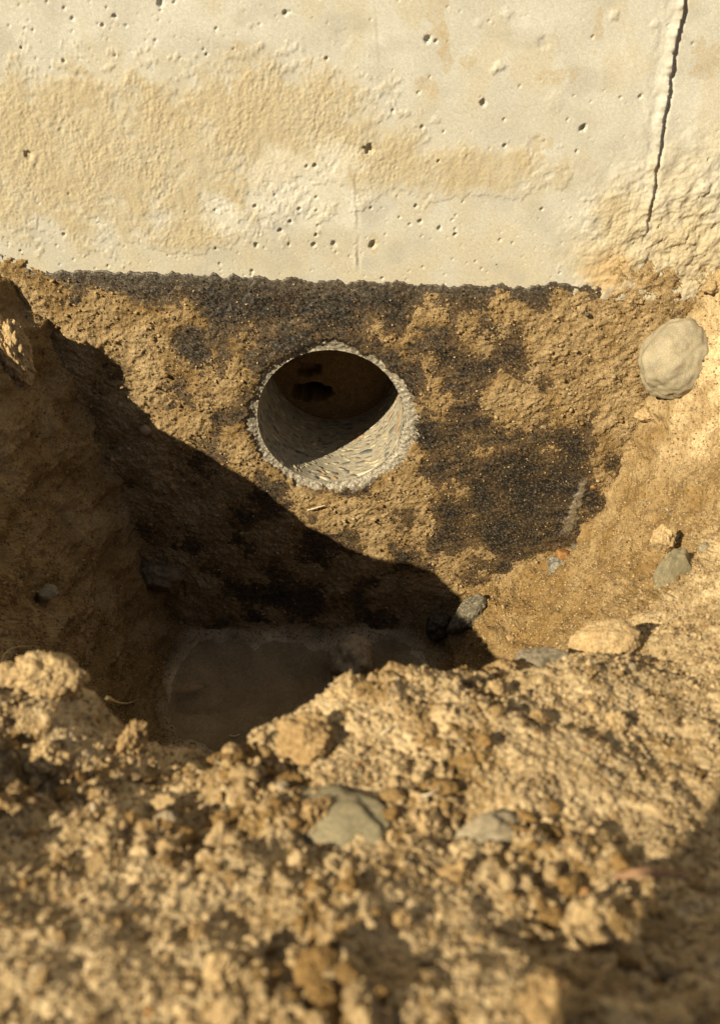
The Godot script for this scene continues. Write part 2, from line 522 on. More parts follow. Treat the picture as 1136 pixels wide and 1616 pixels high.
const COVER := [
	"99999988876655555566778899999999999999999",
	"99999988876655555566778899999999999999999",
	"99999998877654555566778899999999999999999",
	"99999998887654455556678899999999999999999",
	"99999988887654444556677899999999999999999",
	"99999988887765555566677778777788999999999",
	"99999988887766666666777666665678899999999",
	"99999988887776666666776655444456778899999",
	"99999988887766666666666544332233457899999",
	"99999998877766666666665543221112246899999",
	"99999998887766666666666544321111246899999",
	"99999999887766566666676554321111235788999",
	"99999999887766555556666554321111245788999",
	"99999999887766555555555555321111245788999",
	"99999999888766555555555444443322346888999",
	"99999999988776555544444333455432457889999",
	"99999999887766555544444334566665678999999",
	"99999999877666555544444334567778889999999",
	"99999998876655554444444434566778899999999",
	"99999988876555544344444444556778899999999",
	"99999998876554443333344555566778899999999",
	"99999988765444433222334566667788899999999",
	"99999887765443332222224566778888999999999",
	"99987655433222222211112233334445789999999",
	"88864211000000000000000000000003578999999",
	"44431000000000000000000000000002345666666",
	"11110000000000000000000000000001223344444",
	"00000000000000000000000000000000111111111",
	"00000000000000000000000000000000111111111"]

func cover_at(x: float, y: float) -> float:
	var u := clampf((x + 0.36) / 0.02, 0.0, 39.99)
	var v := clampf((y + 0.32) / 0.02, 0.0, 27.99)
	var i := int(u)
	var j := int(v)
	var a := lerpf(cover_num[j * 41 + i], cover_num[j * 41 + i + 1], u - i)
	var b := lerpf(cover_num[(j + 1) * 41 + i], cover_num[(j + 1) * 41 + i + 1], u - i)
	return lerpf(a, b, v - j)

var cover_num := PackedFloat32Array()
var n_crust := noise(21, 16.0, 6)
var n_crust2 := noise(22, 120.0, 3)

func crust_mask(x: float, y: float) -> float:
	var c := cover_at(x, y)
	return (c - 0.55) * 1.35 + n_crust.get_noise_2d(x, y) * 0.95 + n_crust2.get_noise_2d(x * 0.8, y * 1.2) * 0.26 + n_fine.get_noise_2d(x, y) * 0.13

func crust_z(x: float, y: float, m: float) -> float:
	var thick := 0.0007 * ss(0.0, 0.06, m) + 0.0033 * ss(0.02, 0.9, m)
	return coat_z(x, y) - 0.0006 + minf(m, 0.0) * 0.02 + thick * (1.0 + 0.6 * n_mid.get_noise_2d(x + 1.0, y)) + ss(0.0, 0.25, m) * (n_rough.get_noise_2d(x + 2.0, y) * 0.0008 + n_fine.get_noise_2d(x + 2.0, y) * 0.0009)

func build_crust(wall: Node3D) -> void:
	var step := 0.0014
	var xs := axis_steps(-0.9, -0.37, 0.42, 0.9, step)
	var ys := axis_steps(-0.40, -0.33, 0.235, 0.235, step)
	var nu := xs.size()
	var nv := ys.size()
	var pos := PackedVector3Array()
	var col := PackedColorArray()
	var drop := PackedByteArray()
	pos.resize(nu * nv)
	col.resize(nu * nv)
	drop.resize(nu * nv)
	for j in nv:
		var y := ys[j]
		for i in nu:
			var x := xs[i]
			var k := j * nu + i
			var m := crust_mask(x, y)
			if x < -0.36 or x > 0.43: m = 0.7
			var r := sqrt(x * x + y * y)
			if r < HOLE_R + 0.03:
				m = minf(m, (r - HOLE_R - chip(atan2(y, x)) - 0.001) * 60.0)
			if m < -0.12:
				drop[k] = 1
				pos[k] = Vector3(x, y, -0.004)
				continue
			pos[k] = Vector3(x, y, crust_z(x, y, m))
			col[k] = soil_tone(x, y, 0.0, clampf(0.86 - m * 0.35, 0.0, 1.0))
	var o := put("soil_crust", grid_mesh(pos, col, nu, nv, drop), M.soil, wall)
	o.set_meta("label", "brown sandy soil crust clinging to the black coat")

# colour of the soil: damp = 0 dry pale sand .. 1 damp brown
func soil_tone(x: float, y: float, z: float, damp: float) -> Color:
	var h := n_hue.get_noise_3d(x + 4.0, y, z)
	var g := n_fine.get_noise_3d(x, y + 7.0, z)
	var d := clampf(damp + h * 0.35, 0.0, 1.0)
	var c := Color(0.56, 0.465, 0.32).lerp(Color(0.225, 0.156, 0.074), d)
	var t := 1.0 + g * 0.26 + n_rough.get_noise_3d(x, y, z + 5.0) * 0.26
	return Color(c.r * t, c.g * t, c.b * t)

func build_bore(wall: Node3D) -> void:
	var na := 420
	var nz := 110
	var pos := PackedVector3Array()
	var col := PackedColorArray()
	pos.resize(na * nz)
	col.resize(na * nz)
	for j in nz:
		for i in na:
			var a := TAU * i / (na - 1)
			var cx := cos(a)
			var sy := sin(a)
			var z0 := rim_z(cx * HOLE_R, sy * HOLE_R) + 0.0004
			var z := lerpf(z0, -WALL_THICK, pow(j / float(nz - 1), 1.25))
			# faint rings left by the turning core bit
			var rr := HOLE_R + 0.00022 * n_mid.get_noise_2d(z * 14.0, a * 0.02) + 0.00010 * n_fine.get_noise_3d(cx * 0.08, sy * 0.08, z)
			pos[j * na + i] = Vector3(cx * rr, sy * rr, z)
			var n1 := n_mid.get_noise_3d(cx * 0.08, sy * 0.08, z * 1.2)
			var n2 := n_rough.get_noise_3d(cx * 0.08, sy * 0.08, z * 1.5)
			var n3 := n_fine.get_noise_3d(cx * 0.08, sy * 0.08, z)
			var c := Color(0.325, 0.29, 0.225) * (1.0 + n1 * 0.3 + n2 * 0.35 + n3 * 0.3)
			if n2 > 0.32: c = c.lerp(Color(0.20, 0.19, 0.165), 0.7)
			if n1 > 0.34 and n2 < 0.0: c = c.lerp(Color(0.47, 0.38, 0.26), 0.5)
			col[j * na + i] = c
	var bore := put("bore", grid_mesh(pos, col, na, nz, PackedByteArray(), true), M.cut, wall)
	bore.set_meta("label", "smooth drilled inside of the round hole with sliced pebbles")
	# sliced pebbles flush in the cut concrete
	var tones := [Color(0.10, 0.105, 0.105), Color(0.13, 0.125, 0.115), Color(0.20, 0.19, 0.165), Color(0.24, 0.215, 0.17), Color(0.42, 0.37, 0.28), Color(0.30, 0.185, 0.10), Color(0.16, 0.14, 0.115), Color(0.36, 0.31, 0.22)]
	var spots: Array = [[-28.0, -0.052, 7.5, 1, 0.4], [-19.0, -0.036, 7.0, 5, 0.9], [-14.0, -0.050, 5.5, 5, 1.1], [-33.0, -0.030, 4.5, 6, 0.6], [-60.0, -0.056, 8.5, 0, 0.35], [-66.0, -0.036, 6.0, 6, 0.4], [-67.0, -0.026, 4.5, 2, 0.2], [-45.0, -0.016, 5.0, 3, 0.5], [-88.0, -0.022, 5.5, 6, 0.1], [-50.0, -0.012, 5.0, 4, 0.2], [-62.0, -0.009, 9.0, 4, 0.1], [-38.0, -0.012, 5.5, 1, 0.7], [-24.0, -0.018, 4.0, 2, 0.8], [-8.0, -0.022, 4.5, 3, 1.0], [-95.0, -0.012, 6.0, 4, 0.1]]
	for n in 900:
		spots.append([rng.randf_range(-190.0, 12.0), -rng.randf_range(0.008, 0.158), lerpf(6.5, 1.8, pow(n / 899.0, 0.5)), [0, 1, 2, 3, 7, 6, 7, 6, 3, 2, 3, 5][rng.randi() % 12], rng.randf_range(-0.5, 1.0)])
	var kept: Array = []
	for q in spots:
		var ok := true
		for o in kept:
			var da: float = deg_to_rad(q[0] - o[0]) * HOLE_R
			var dz: float = q[1] - o[1]
			if sqrt(da * da + dz * dz) < (float(q[2]) + float(o[2])) * 0.00078: ok = false
		if ok: kept.append(q)
	for q in kept:
		put("aggregate_stone", slice_mesh(deg_to_rad(q[0]), q[1], float(q[2]) * 0.001, tones[int(q[3]) % 8], q[4]), M.agg, bore)
	# soil and broken concrete seen at the far end of the hole
	var nr := 90
	pos = PackedVector3Array()
	col = PackedColorArray()
	pos.resize(nr * nr)
	col.resize(nr * nr)
	for j in nr:
		for i in nr:
			var x := lerpf(-0.10, 0.10, i / float(nr - 1))
			var y := lerpf(-0.10, 0.10, j / float(nr - 1))
			var dent := ss(0.0, 0.35, blob(x, y, Vector2(-0.030, -0.043), 0.030, 0.012) + n_mid.get_noise_2d(x, y) * 0.3)
			dent = maxf(dent, 0.25 * ss(0.0, 0.4, blob(x, y, Vector2(-0.034, -0.012), 0.022, 0.010) + n_mid.get_noise_2d(x, y) * 0.3))
			var z := -WALL_THICK - 0.004 + n_wave.get_noise_2d(x, y) * 0.003 + n_rough.get_noise_2d(x, y) * 0.0010 - dent * 0.06
			pos[j * nr + i] = Vector3(x, y, z)
			var g := 1.0 + 0.3 * n_mid.get_noise_2d(x + 2.0, y) + 0.2 * n_fine.get_noise_2d(x, y)
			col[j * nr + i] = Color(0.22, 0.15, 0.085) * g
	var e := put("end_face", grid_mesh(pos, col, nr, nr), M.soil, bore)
	e.set_meta("label", "brown earth at the far end of the hole with a dark hollow")

# a lens of stone cut flush on the bore's inside: angle, depth, half length
func slice_mesh(a0: float, z0: float, s: float, tone: Color, skew: float) -> ArrayMesh:
	var st := SurfaceTool.new()
	st.begin(Mesh.PRIMITIVE_TRIANGLES)
	var n := 13
	var ring: Array[Vector3] = []
	var ring2: Array[Vector3] = []
	var long := s
	var wide := s * rng.randf_range(0.42, 0.8)
	var ph := rng.randf() * 9.0
	for i in n:
		var t := TAU * i / n
		var w := 1.0 + 0.22 * sin(2.0 * t + ph) + 0.14 * sin(3.0 * t + ph * 1.7) + 0.06 * sin(5.0 * t + ph * 2.3)
		var u := cos(t) * long * w
		var v := sin(t) * wide * w
		var ua := u * cos(skew) - v * sin(skew)
		var va := minf(z0 + u * sin(skew) + v * cos(skew), -0.0065)
		var aa := a0 + ua / HOLE_R
		ring.append(Vector3(cos(aa) * (HOLE_R - 0.00040), sin(aa) * (HOLE_R - 0.00040), va))
		var ab := a0 + ua * 1.10 / HOLE_R
		ring2.append(Vector3(cos(ab) * (HOLE_R + 0.0010), sin(ab) * (HOLE_R + 0.0010), minf(z0 + (va - z0) * 1.1, -0.006)))
	var mid := Vector3(cos(a0) * (HOLE_R - 0.00050), sin(a0) * (HOLE_R - 0.00050), minf(z0, -0.0065))
	for i in n:
		var p := ring[i]
		var q := ring[(i + 1) % n]
		var shade := 1.0 + 0.10 * sin(i * 2.4 + ph)
		for v in [mid, q, p, p, q, ring2[i], q, ring2[(i + 1) % n], ring2[i]]:
			st.set_color(Color(tone.r * shade, tone.g * shade, tone.b * shade))
			st.set_smooth_group(0)
			st.add_vertex(v)
	st.index()
	st.generate_normals()
	return st.commit()

# ---------------------------------------------------------------- ground
# points that the loose ground passes through
var CTRL: Array[Vector3] = [
	# where it meets the wall
	Vector3(-0.60, 0.20, 0.0), Vector3(-0.36, 0.185, 0.0), Vector3(-0.30, 0.135, 0.0), Vector3(-0.262, 0.03, 0.0), Vector3(-0.242, -0.08, 0.0), Vector3(-0.220, -0.19, 0.0), Vector3(-0.19, -0.275, 0.0),
	Vector3(-0.10, -0.287, 0.005), Vector3(0.0, -0.287, 0.005), Vector3(0.10, -0.28, 0.005), Vector3(0.135, -0.257, 0.0), Vector3(0.19, -0.215, 0.0), Vector3(0.25, -0.19, 0.0), Vector3(0.305, -0.14, 0.0), Vector3(0.338, -0.03, 0.0), Vector3(0.34, 0.07, 0.0), Vector3(0.37, 0.16, 0.0), Vector3(0.45, 0.195, 0.0), Vector3(0.7, 0.20, 0.0),
	# the pool
	Vector3(-0.15, -0.316, 0.06), Vector3(-0.05, -0.322, 0.06), Vector3(0.05, -0.322, 0.06), Vector3(0.10, -0.308, 0.05), Vector3(-0.10, -0.318, 0.14), Vector3(0.02, -0.32, 0.13), Vector3(0.09, -0.302, 0.10), Vector3(-0.09, -0.302, 0.21), Vector3(0.02, -0.30, 0.21),
	# left side of the pit
	Vector3(-0.197, -0.298, 0.08), Vector3(-0.215, -0.255, 0.12), Vector3(-0.255, -0.12, 0.10), Vector3(-0.285, 0.0, 0.10), Vector3(-0.325, 0.115, 0.10), Vector3(-0.40, 0.18, 0.12), Vector3(-0.240, -0.19, 0.20), Vector3(-0.275, -0.06, 0.22), Vector3(-0.335, 0.125, 0.24), Vector3(-0.45, 0.17, 0.25), Vector3(-0.19, -0.25, 0.24), Vector3(-0.255, -0.05, 0.34), Vector3(-0.285, 0.125, 0.38), Vector3(-0.40, 0.155, 0.42), Vector3(-0.195, -0.17, 0.34),
	# right side of the pit
	Vector3(0.1842, -0.2150, 0.0900), Vector3(0.2238, -0.1930, 0.1380), Vector3(0.2589, -0.1499, 0.1052), Vector3(0.3225, -0.0669, 0.0710), Vector3(0.3487, -0.0241, 0.0914), Vector3(0.3773, 0.0319, 0.1154), Vector3(0.3615, 0.0414, 0.0505), Vector3(0.3894, 0.0926, 0.0421), Vector3(0.1965, -0.2370, 0.1184), Vector3(0.3063, -0.0594, 0.1960), Vector3(0.3570, 0.0115, 0.1871), Vector3(0.3286, 0.0080, 0.2718), Vector3(0.2889, -0.0141, 0.2856), Vector3(0.2561, -0.0460, 0.2702), Vector3(0.45, 0.10, 0.2), Vector3(0.7, 0.15, 0.3),
	# far lip of the near ground
	Vector3(-0.1786, 0.0718, 0.4796), Vector3(-0.1599, 0.0665, 0.4711), Vector3(-0.1296, 0.0495, 0.4817), Vector3(-0.0956, 0.0309, 0.4934), Vector3(-0.0569, 0.0191, 0.5067), Vector3(-0.0344, 0.0334, 0.4977), Vector3(0.0067, 0.0457, 0.4841), Vector3(0.0528, 0.0463, 0.4602), Vector3(0.0821, 0.0325, 0.4452), Vector3(0.1318, 0.0190, 0.4183), Vector3(0.1794, 0.0129, 0.3985), Vector3(0.2088, 0.0081, 0.3897), Vector3(0.2515, 0.0047, 0.3682), Vector3(0.2839, 0.0223, 0.3926),
	# near face of the pit, hidden behind the lip
	Vector3(-0.14, -0.14, 0.42), Vector3(-0.05, -0.15, 0.43), Vector3(0.05, -0.13, 0.39), Vector3(0.13, -0.12, 0.34), Vector3(0.0, -0.29, 0.27), Vector3(0.09, -0.27, 0.22), Vector3(0.19, -0.12, 0.27),
	# near ground
	Vector3(-0.1080, 0.0790, 0.5930), Vector3(0.0324, 0.0748, 0.5897), Vector3(0.1651, 0.0707, 0.5864), Vector3(0.2353, 0.0491, 0.5174), Vector3(-0.1542, 0.0737, 0.5492), Vector3(-0.0893, 0.1209, 0.7083), Vector3(0.0324, 0.1209, 0.7083), Vector3(0.1541, 0.1209, 0.7083), Vector3(-0.0356, 0.1005, 0.6562), Vector3(0.1049, 0.0959, 0.6532), Vector3(0.4, 0.10, 0.5), Vector3(0.5, 0.12, 0.8), Vector3(-0.235, 0.130, 0.555), Vector3(-0.4, 0.14, 0.8), Vector3(0.0, 0.125, 0.9), Vector3(-0.9, 0.16, 0.4), Vector3(0.9, 0.16, 0.6), Vector3(0.0, 0.13, 1.3), Vector3(-0.9, 0.15, 1.2), Vector3(0.9, 0.15, 1.2)]

const GX0 := -1.2
const GZ0 := -0.12
const GS := 0.008
const GNX := 300
const GNZ := 200
var hgrid := PackedFloat32Array()

func solve_ground() -> void:
	var n := CTRL.size()
	var cc := 0.00035
	var a: Array[PackedFloat64Array] = []
	for i in n:
		var row := PackedFloat64Array()
		row.resize(n + 1)
		for j in n:
			var dx := CTRL[i].x - CTRL[j].x
			var dz := CTRL[i].z - CTRL[j].z
			row[j] = sqrt(dx * dx + dz * dz + cc)
		row[i] -= 0.004
		row[n] = CTRL[i].y
		a.append(row)
	for i in n:
		var best := i
		for j in range(i + 1, n):
			if absf(a[j][i]) > absf(a[best][i]): best = j
		var tmp := a[i]
		a[i] = a[best]
		a[best] = tmp
		for j in range(i + 1, n):
			var f := a[j][i] / a[i][i]
			if f == 0.0: continue
			for k in range(i, n + 1): a[j][k] -= f * a[i][k]
	var w := PackedFloat64Array()
	w.resize(n)
	for ii in n:
		var i := n - 1 - ii
		var s := a[i][n]
		for k in range(i + 1, n): s -= a[i][k] * w[k]
		w[i] = s / a[i][i]
	var px := PackedFloat32Array()
	var pz := PackedFloat32Array()
	for c in CTRL:
		px.append(c.x)
		pz.append(c.z)
	hgrid.resize(GNX * GNZ)
	for j in GNZ:
		var z := GZ0 + j * GS
		for i in GNX:
			var x := GX0 + i * GS
			var s := 0.0
			for k in n:
				var dx := x - px[k]
				var dz := z - pz[k]
				s += w[k] * sqrt(dx * dx + dz * dz + cc)
			hgrid[j * GNX + i] = s

func height(x: float, z: float) -> float:
	var u := clampf((x - GX0) / GS, 0.0, GNX - 1.001)
	var v := clampf((z - GZ0) / GS, 0.0, GNZ - 1.001)
	var i := int(u)
	var j := int(v)
	var k := j * GNX + i
	u -= i
	v -= j
	return (hgrid[k] * (1.0 - u) + hgrid[k + 1] * u) * (1.0 - v) + (hgrid[k + GNX] * (1.0 - u) + hgrid[k + GNX + 1] * u) * v

var n_lump := noise(31, 38.0, 1, FastNoiseLite.TYPE_CELLULAR)
var n_lump2 := noise(32, 95.0, 1, FastNoiseLite.TYPE_CELLULAR)
var n_lump3 := noise(33, 230.0, 2, FastNoiseLite.TYPE_CELLULAR)
var n_heap := noise(34, 13.0, 3)
var n_patch := noise(35, 9.0, 2)
var n_cell := noise(36, 60.0, 1, FastNoiseLite.TYPE_CELLULAR)

# 0 in the dug pit, 1 on the loose spoil round it
func loose(x: float, z: float) -> float:
	var f := maxf(z + 1.14 * x - 0.60, z - 0.44)
	f = maxf(f, (-0.335 - x) * 0.8)
	if z < 0.2: f = maxf(f, (x - 0.352) * 0.9 - maxf(z - 0.10, 0.0))
	return ss(-0.02, 0.035, f + n_edge.get_noise_2d(x, z) * 0.03)

# where the spoil is broken into clods rather than packed
func cloddy(x: float, z: float, patch: float) -> float:
	var v := ss(0.17, 0.03, x - (z - 0.48) * 0.25) * (0.85 + patch * 0.7) + ss(0.1, 0.5, patch) * 0.4
	v *= 1.0 - 0.85 * ss(-0.1, 0.35, blob(x, z, Vector2(-0.10, 0.69), 0.085, 0.085) + patch * 0.2)
	v *= clampf(0.55 + 1.7 * n_crust.get_noise_2d(x * 0.8 + 5.0, z * 0.8), 0.12, 1.15)
	v *= 1.0 - 0.7 * ss(0.0, 0.5, blob(x, z, Vector2(-0.10, 0.515), 0.05, 0.035))
	return clampf(v, 0.14, 1.0)

func ground_point(x: float, z: float, out_color := false) -> Array:
	var y := height(x, z)
	var e := 0.006
	var nrm := Vector3(height(x - e, z) - height(x + e, z), 2.0 * e, height(x, z - e) - height(x, z + e)).normalized()
	var lo := loose(x, z)
	var heap := n_heap.get_noise_3d(x, y, z)
	var patch := n_patch.get_noise_2d(x, z)
	# the left and middle of the spoil is cloddy, the right is packed sand
	var clod := lo * cloddy(x, z, patch)
	var l1 := -n_lump.get_noise_3d(x, y, z)
	var l2 := -n_lump2.get_noise_3d(x, y, z)
	var l3 := -n_lump3.get_noise_3d(x, y, z)
	var r := n_rough.get_noise_3d(x, y, z)
	var f := n_fine.get_noise_3d(x, y, z)
	var d := lo * heap * 0.010 + clod * ((l1 - 0.55) * 0.013 + n_crust.get_noise_3d(x, y, z) * 0.011 + (l2 - 0.5) * 0.0075 * (0.8 + 1.2 * patch) + (l3 - 0.5) * 0.0034 + r * 0.0024)
	d += lo * (1.0 - clod) * ((l1 - 0.55) * 0.006 * (0.6 + patch) + (l2 - 0.5) * 0.0030 + (l3 - 0.5) * 0.0026)
	# the dug sides: smoother, with torn ledges
	var pit := 1.0 - lo
	var torn := n_crust.get_noise_3d(x * 0.8, y * 1.6, z * 0.8)
	d += pit * (torn * 0.013 + n_heap.get_noise_3d(x * 1.5, y * 1.5, z * 1.5) * 0.010 + (l2 - 0.5) * 0.0022 + (l3 - 0.5) * 0.0016 + r * 0.0012)
	d += f * 0.0004
	if y < WATER_Y + 0.012: d *= 0.7
	var p := Vector3(x, y, z) + nrm * d
	if not out_color: return [p, nrm]
	var damp := lerpf(0.80, 0.10, lo) + lo * (clod * 0.30 + patch * 0.2)
	var wet := n_crust.get_noise_2d(x * 1.7, z * 1.7 + 3.0) + 0.5 * n_mid.get_noise_2d(x, z)
	damp += lo * (0.42 + 0.45 * clod) * ss(0.02, 0.26, wet)
	damp += 0.04 * pit * ss(0.16, 0.28, x)
	if z < 0.10 and x > 0.22: damp -= 0.12 * ss(-0.1, 0.12, y)
	damp += pit * 0.22 * ss(-0.10, -0.26, y)
	var c := soil_tone(x, y, z, clampf(damp, 0.0, 1.0))
	if y < WATER_Y + 0.020:
		# pale clay slurry dried round the pool
		var silt := ss(WATER_Y + 0.020, WATER_Y + 0.004, y + torn * 0.012 + r * 0.004)
		c = c.lerp(Color(0.50, 0.43, 0.325) * clampf(1.0 + 1.1 * torn + 0.7 * heap + 0.25 * r, 0.35, 1.5), silt * 0.88)
	return [p, nrm, c]

func build_ground() -> void:
	solve_ground()
	print("ground solved ", Time.get_ticks_msec())
	var centre := Vector2(0.0, -0.03)
	var na := 780
	var ns := 740
	var outer := 22
	var nv := ns + outer
	var pos := PackedVector3Array()
	var col := PackedColorArray()
	pos.resize(na * nv)
	col.resize(na * nv)
	# rays are closer together where they cross the near ground
	var acc := PackedFloat32Array()
	var total := 0.0
	for i in 721:
		acc.append(total)
		total += 1.0 + 2.2 * exp(-pow((i * 0.25 - 88.0) / 20.0, 2.0))
	var ai := 0
	for i in na:
		var want := total * 0.9995 * i / (na - 1)
		while ai < 719 and acc[ai + 1] < want: ai += 1
		var deg := (ai + clampf((want - acc[ai]) / maxf(acc[ai + 1] - acc[ai], 1e-6), 0.0, 1.0)) * 0.25
		var an := deg_to_rad(deg)
		var dx := cos(an)
		var dz := sin(an)
		var rs := PackedFloat32Array()
		var ls := PackedFloat32Array()
		var l := 0.0
		var r := 0.012
		var py := height(centre.x + dx * r, centre.y + dz * r)
		var rmax := lerpf(0.72, 0.90, ss(0.45, 0.85, dz))
		while r < rmax:
			rs.append(r)
			ls.append(l)
			var y := height(centre.x + dx * (r + 0.004), centre.y + dz * (r + 0.004))
			var hidden := 1.0 - 0.65 * ss(0.40, 0.85, dz) * ss(0.24, 0.30, r) * ss(0.46, 0.41, r)
			hidden *= lerpf(0.5, 1.0, ss(0.06, 0.14, r))
			l += sqrt(0.000016 + (y - py) * (y - py)) * hidden
			py = y
			r += 0.004
		var kk := 0
		for j in ns:
			var want_l := l * 0.995 * j / (ns - 1)
			while kk < ls.size() - 2 and ls[kk + 1] < want_l: kk += 1
			var t := (want_l - ls[kk]) / maxf(ls[kk + 1] - ls[kk], 1e-9)
			var rr := lerpf(rs[kk], rs[kk + 1], clampf(t, 0.0, 1.0))
			var g := ground_point(centre.x + dx * rr, centre.y + dz * rr, true)
			pos[j * na + i] = g[0]
			col[j * na + i] = g[2]
		var r1 := rs[rs.size() - 1]
		for j in outer:
			var rr := r1 + 0.006 * (pow(1.42, j + 1) - 1.0)
			var x := centre.x + dx * rr
			var z := centre.y + dz * rr
			var y := height(x, z) if rr < 1.1 else lerpf(height(centre.x + dx * 1.1, centre.y + dz * 1.1), 0.16, ss(1.1, 3.0, rr))
			y += 0.02 * n_heap.get_noise_2d(x * 0.4, z * 0.4)
			pos[(ns + j) * na + i] = Vector3(x, y, z)
			col[(ns + j) * na + i] = soil_tone(x, y, z, 0.35)
	var o := put("ground", grid_mesh(pos, col, na, nv, PackedByteArray(), true), M.soil)
	tag(o, "loose sandy brown soil dug into a small pit at the wall", "", "", "structure")

# ---------------------------------------------------------------- water
func build_water() -> void:
	var n := 90
	var pos := PackedVector3Array()
	var col := PackedColorArray()
	for j in n:
		for i in n:
			var x := lerpf(-0.26, 0.20, i / float(n - 1))
			var z := lerpf(-0.01, 0.32, j / float(n - 1))
			pos.append(Vector3(x, WATER_Y + n_wave.get_noise_2d(x, z) * 0.0003, z))
			col.append(Color.WHITE)
	var w := StandardMaterial3D.new()
	w.resource_name = "muddy water"
	w.albedo_color = Color(0.64, 0.55, 0.41, 0.42)
	w.transparency = BaseMaterial3D.TRANSPARENCY_ALPHA
	w.roughness = 0.03
	w.metallic_specular = 0.5
	var o := put("water", grid_mesh(pos, col, n, n, PackedByteArray(), true), w)
	tag(o, "shallow pool of muddy brown water at the bottom of the pit", "", "", "structure")

# ---------------------------------------------------------------- stones, clods, roots
func ico_sphere(n: int) -> Array:
	if ico.has(n): return ico[n]
	var g := (1.0 + sqrt(5.0)) / 2.0
	var v: Array[Vector3] = []
	for p in [[-1, g, 0], [1, g, 0], [-1, -g, 0], [1, -g, 0], [0, -1, g], [0, 1, g], [0, -1, -g], [0, 1, -g], [g, 0, -1], [g, 0, 1], [-g, 0, -1], [-g, 0, 1]]:
		v.append(Vector3(p[0], p[1], p[2]).normalized())
	var f: Array = [[0, 11, 5], [0, 5, 1], [0, 1, 7], [0, 7, 10], [0, 10, 11], [1, 5, 9], [5, 11, 4], [11, 10, 2], [10, 7, 6], [7, 1, 8], [3, 9, 4], [3, 4, 2], [3, 2, 6], [3, 6, 8], [3, 8, 9], [4, 9, 5], [2, 4, 11], [6, 2, 10], [8, 6, 7], [9, 8, 1]]
	for k in n:
		var mids := {}
		var g2: Array = []
		for t in f:
			var m := []
			for e in 3:
				var a: int = t[e]
				var b: int = t[(e + 1) % 3]
				var key := Vector2i(mini(a, b), maxi(a, b))
				if not mids.has(key):
					mids[key] = v.size()
					v.append(((v[a] + v[b]) * 0.5).normalized())
				m.append(mids[key])
			g2.append_array([[t[0], m[0], m[2]], [t[1], m[1], m[0]], [t[2], m[2], m[1]], m])
		f = g2
	ico[n] = [v, f]
	return ico[n]

# look: base, second and speck colours; facets > 0 cuts flat sides; lumps > 0 makes a crumbly clod
func rock_mesh(seed_: int, size: Vector3, look: Array, detail := 4, facets := 0, bump := 0.10, lumps := 0.0) -> ArrayMesh:
	var sph := ico_sphere(detail)
	var r := RandomNumberGenerator.new()
	r.seed = seed_
	var cuts: Array = []
	for k in facets:
		cuts.append([Vector3(r.randf_range(-1, 1), r.randf_range(-1, 1), r.randf_range(-1, 1)).normalized(), r.randf_range(0.55, 0.85)])
	var n1 := noise(seed_ + 1, 1.1, 3)
	var n2 := noise(seed_ + 2, 5.0, 4)
	var n3 := noise(seed_ + 3, 2.2, 1, FastNoiseLite.TYPE_CELLULAR)
	var n4 := noise(seed_ + 4, 5.5, 2, FastNoiseLite.TYPE_CELLULAR)
	var pos := PackedVector3Array()
	var col := PackedColorArray()
	for d: Vector3 in sph[0]:
		var h := 1.0 + n1.get_noise_3dv(d) * (0.30 if facets > 1 else 0.14)
		for c in cuts:
			var q: float = d.dot(c[0])
			if q > 0.1: h = minf(h, float(c[1]) / q)
		h += n2.get_noise_3dv(d) * bump
		if lumps > 0.0:
			h += lumps * ((-n3.get_noise_3dv(d) - 0.5) * 0.55 + (-n4.get_noise_3dv(d) - 0.5) * 0.28)
		pos.append(d * h * size)
		var c: Color = look[0]
		c = c.lerp(look[1], clampf(0.5 + n1.get_noise_3dv(d * 1.7 + Vector3.ONE) * 1.2, 0.0, 1.0))
		var sp := n2.get_noise_3dv(d * 2.6 + Vector3(3, 1, 2))
		if sp > 0.12: c = c.lerp(look[2], clampf((sp - 0.12) * 4.0, 0.0, 0.8))
		col.append(c)
	var nor := PackedVector3Array()
	nor.resize(pos.size())
	var idx := PackedInt32Array()
	for t in sph[1]:
		var a: int = t[0]
		var b: int = t[1]
		var c: int = t[2]
		var q := (pos[b] - pos[a]).cross(pos[c] - pos[a])
		if q.dot(pos[a]) < 0.0: q = -q
		nor[a] += q
		nor[b] += q
		nor[c] += q
		if (pos[b] - pos[a]).cross(pos[c] - pos[a]).dot(pos[a] + pos[b] + pos[c]) > 0.0:
			idx.append_array([a, c, b])
		else:
			idx.append_array([a, b, c])
	for i in nor.size(): nor[i] = nor[i].normalized()
	var arr := []
	arr.resize(Mesh.ARRAY_MAX)
	arr[Mesh.ARRAY_VERTEX] = pos
	arr[Mesh.ARRAY_NORMAL] = nor
	arr[Mesh.ARRAY_COLOR] = col
	arr[Mesh.ARRAY_INDEX] = idx
	var m := ArrayMesh.new()
	m.add_surface_from_arrays(Mesh.PRIMITIVE_TRIANGLES, arr)
	return m

const GREY := [Color(0.30, 0.255, 0.175), Color(0.37, 0.315, 0.22), Color(0.20, 0.17, 0.12)]
const GREEN_GREY := [Color(0.20, 0.18, 0.115), Color(0.265, 0.23, 0.15), Color(0.33, 0.26, 0.16)]
const DARK := [Color(0.085, 0.074, 0.055), Color(0.14, 0.123, 0.09), Color(0.38, 0.33, 0.24)]
const BROWN_STONE := [Color(0.20, 0.15, 0.10), Color(0.26, 0.20, 0.13), Color(0.14, 0.10, 0.065)]
const CLOD := [Color(0.34, 0.245, 0.135), Color(0.42, 0.32, 0.19), Color(0.27, 0.185, 0.098)]
const DRY_CLOD := [Color(0.46, 0.355, 0.215), Color(0.54, 0.435, 0.28), Color(0.38, 0.28, 0.165)]
const BUFF := [Color(0.50, 0.37, 0.20), Color(0.44, 0.31, 0.16), Color(0.36, 0.26, 0.15)]
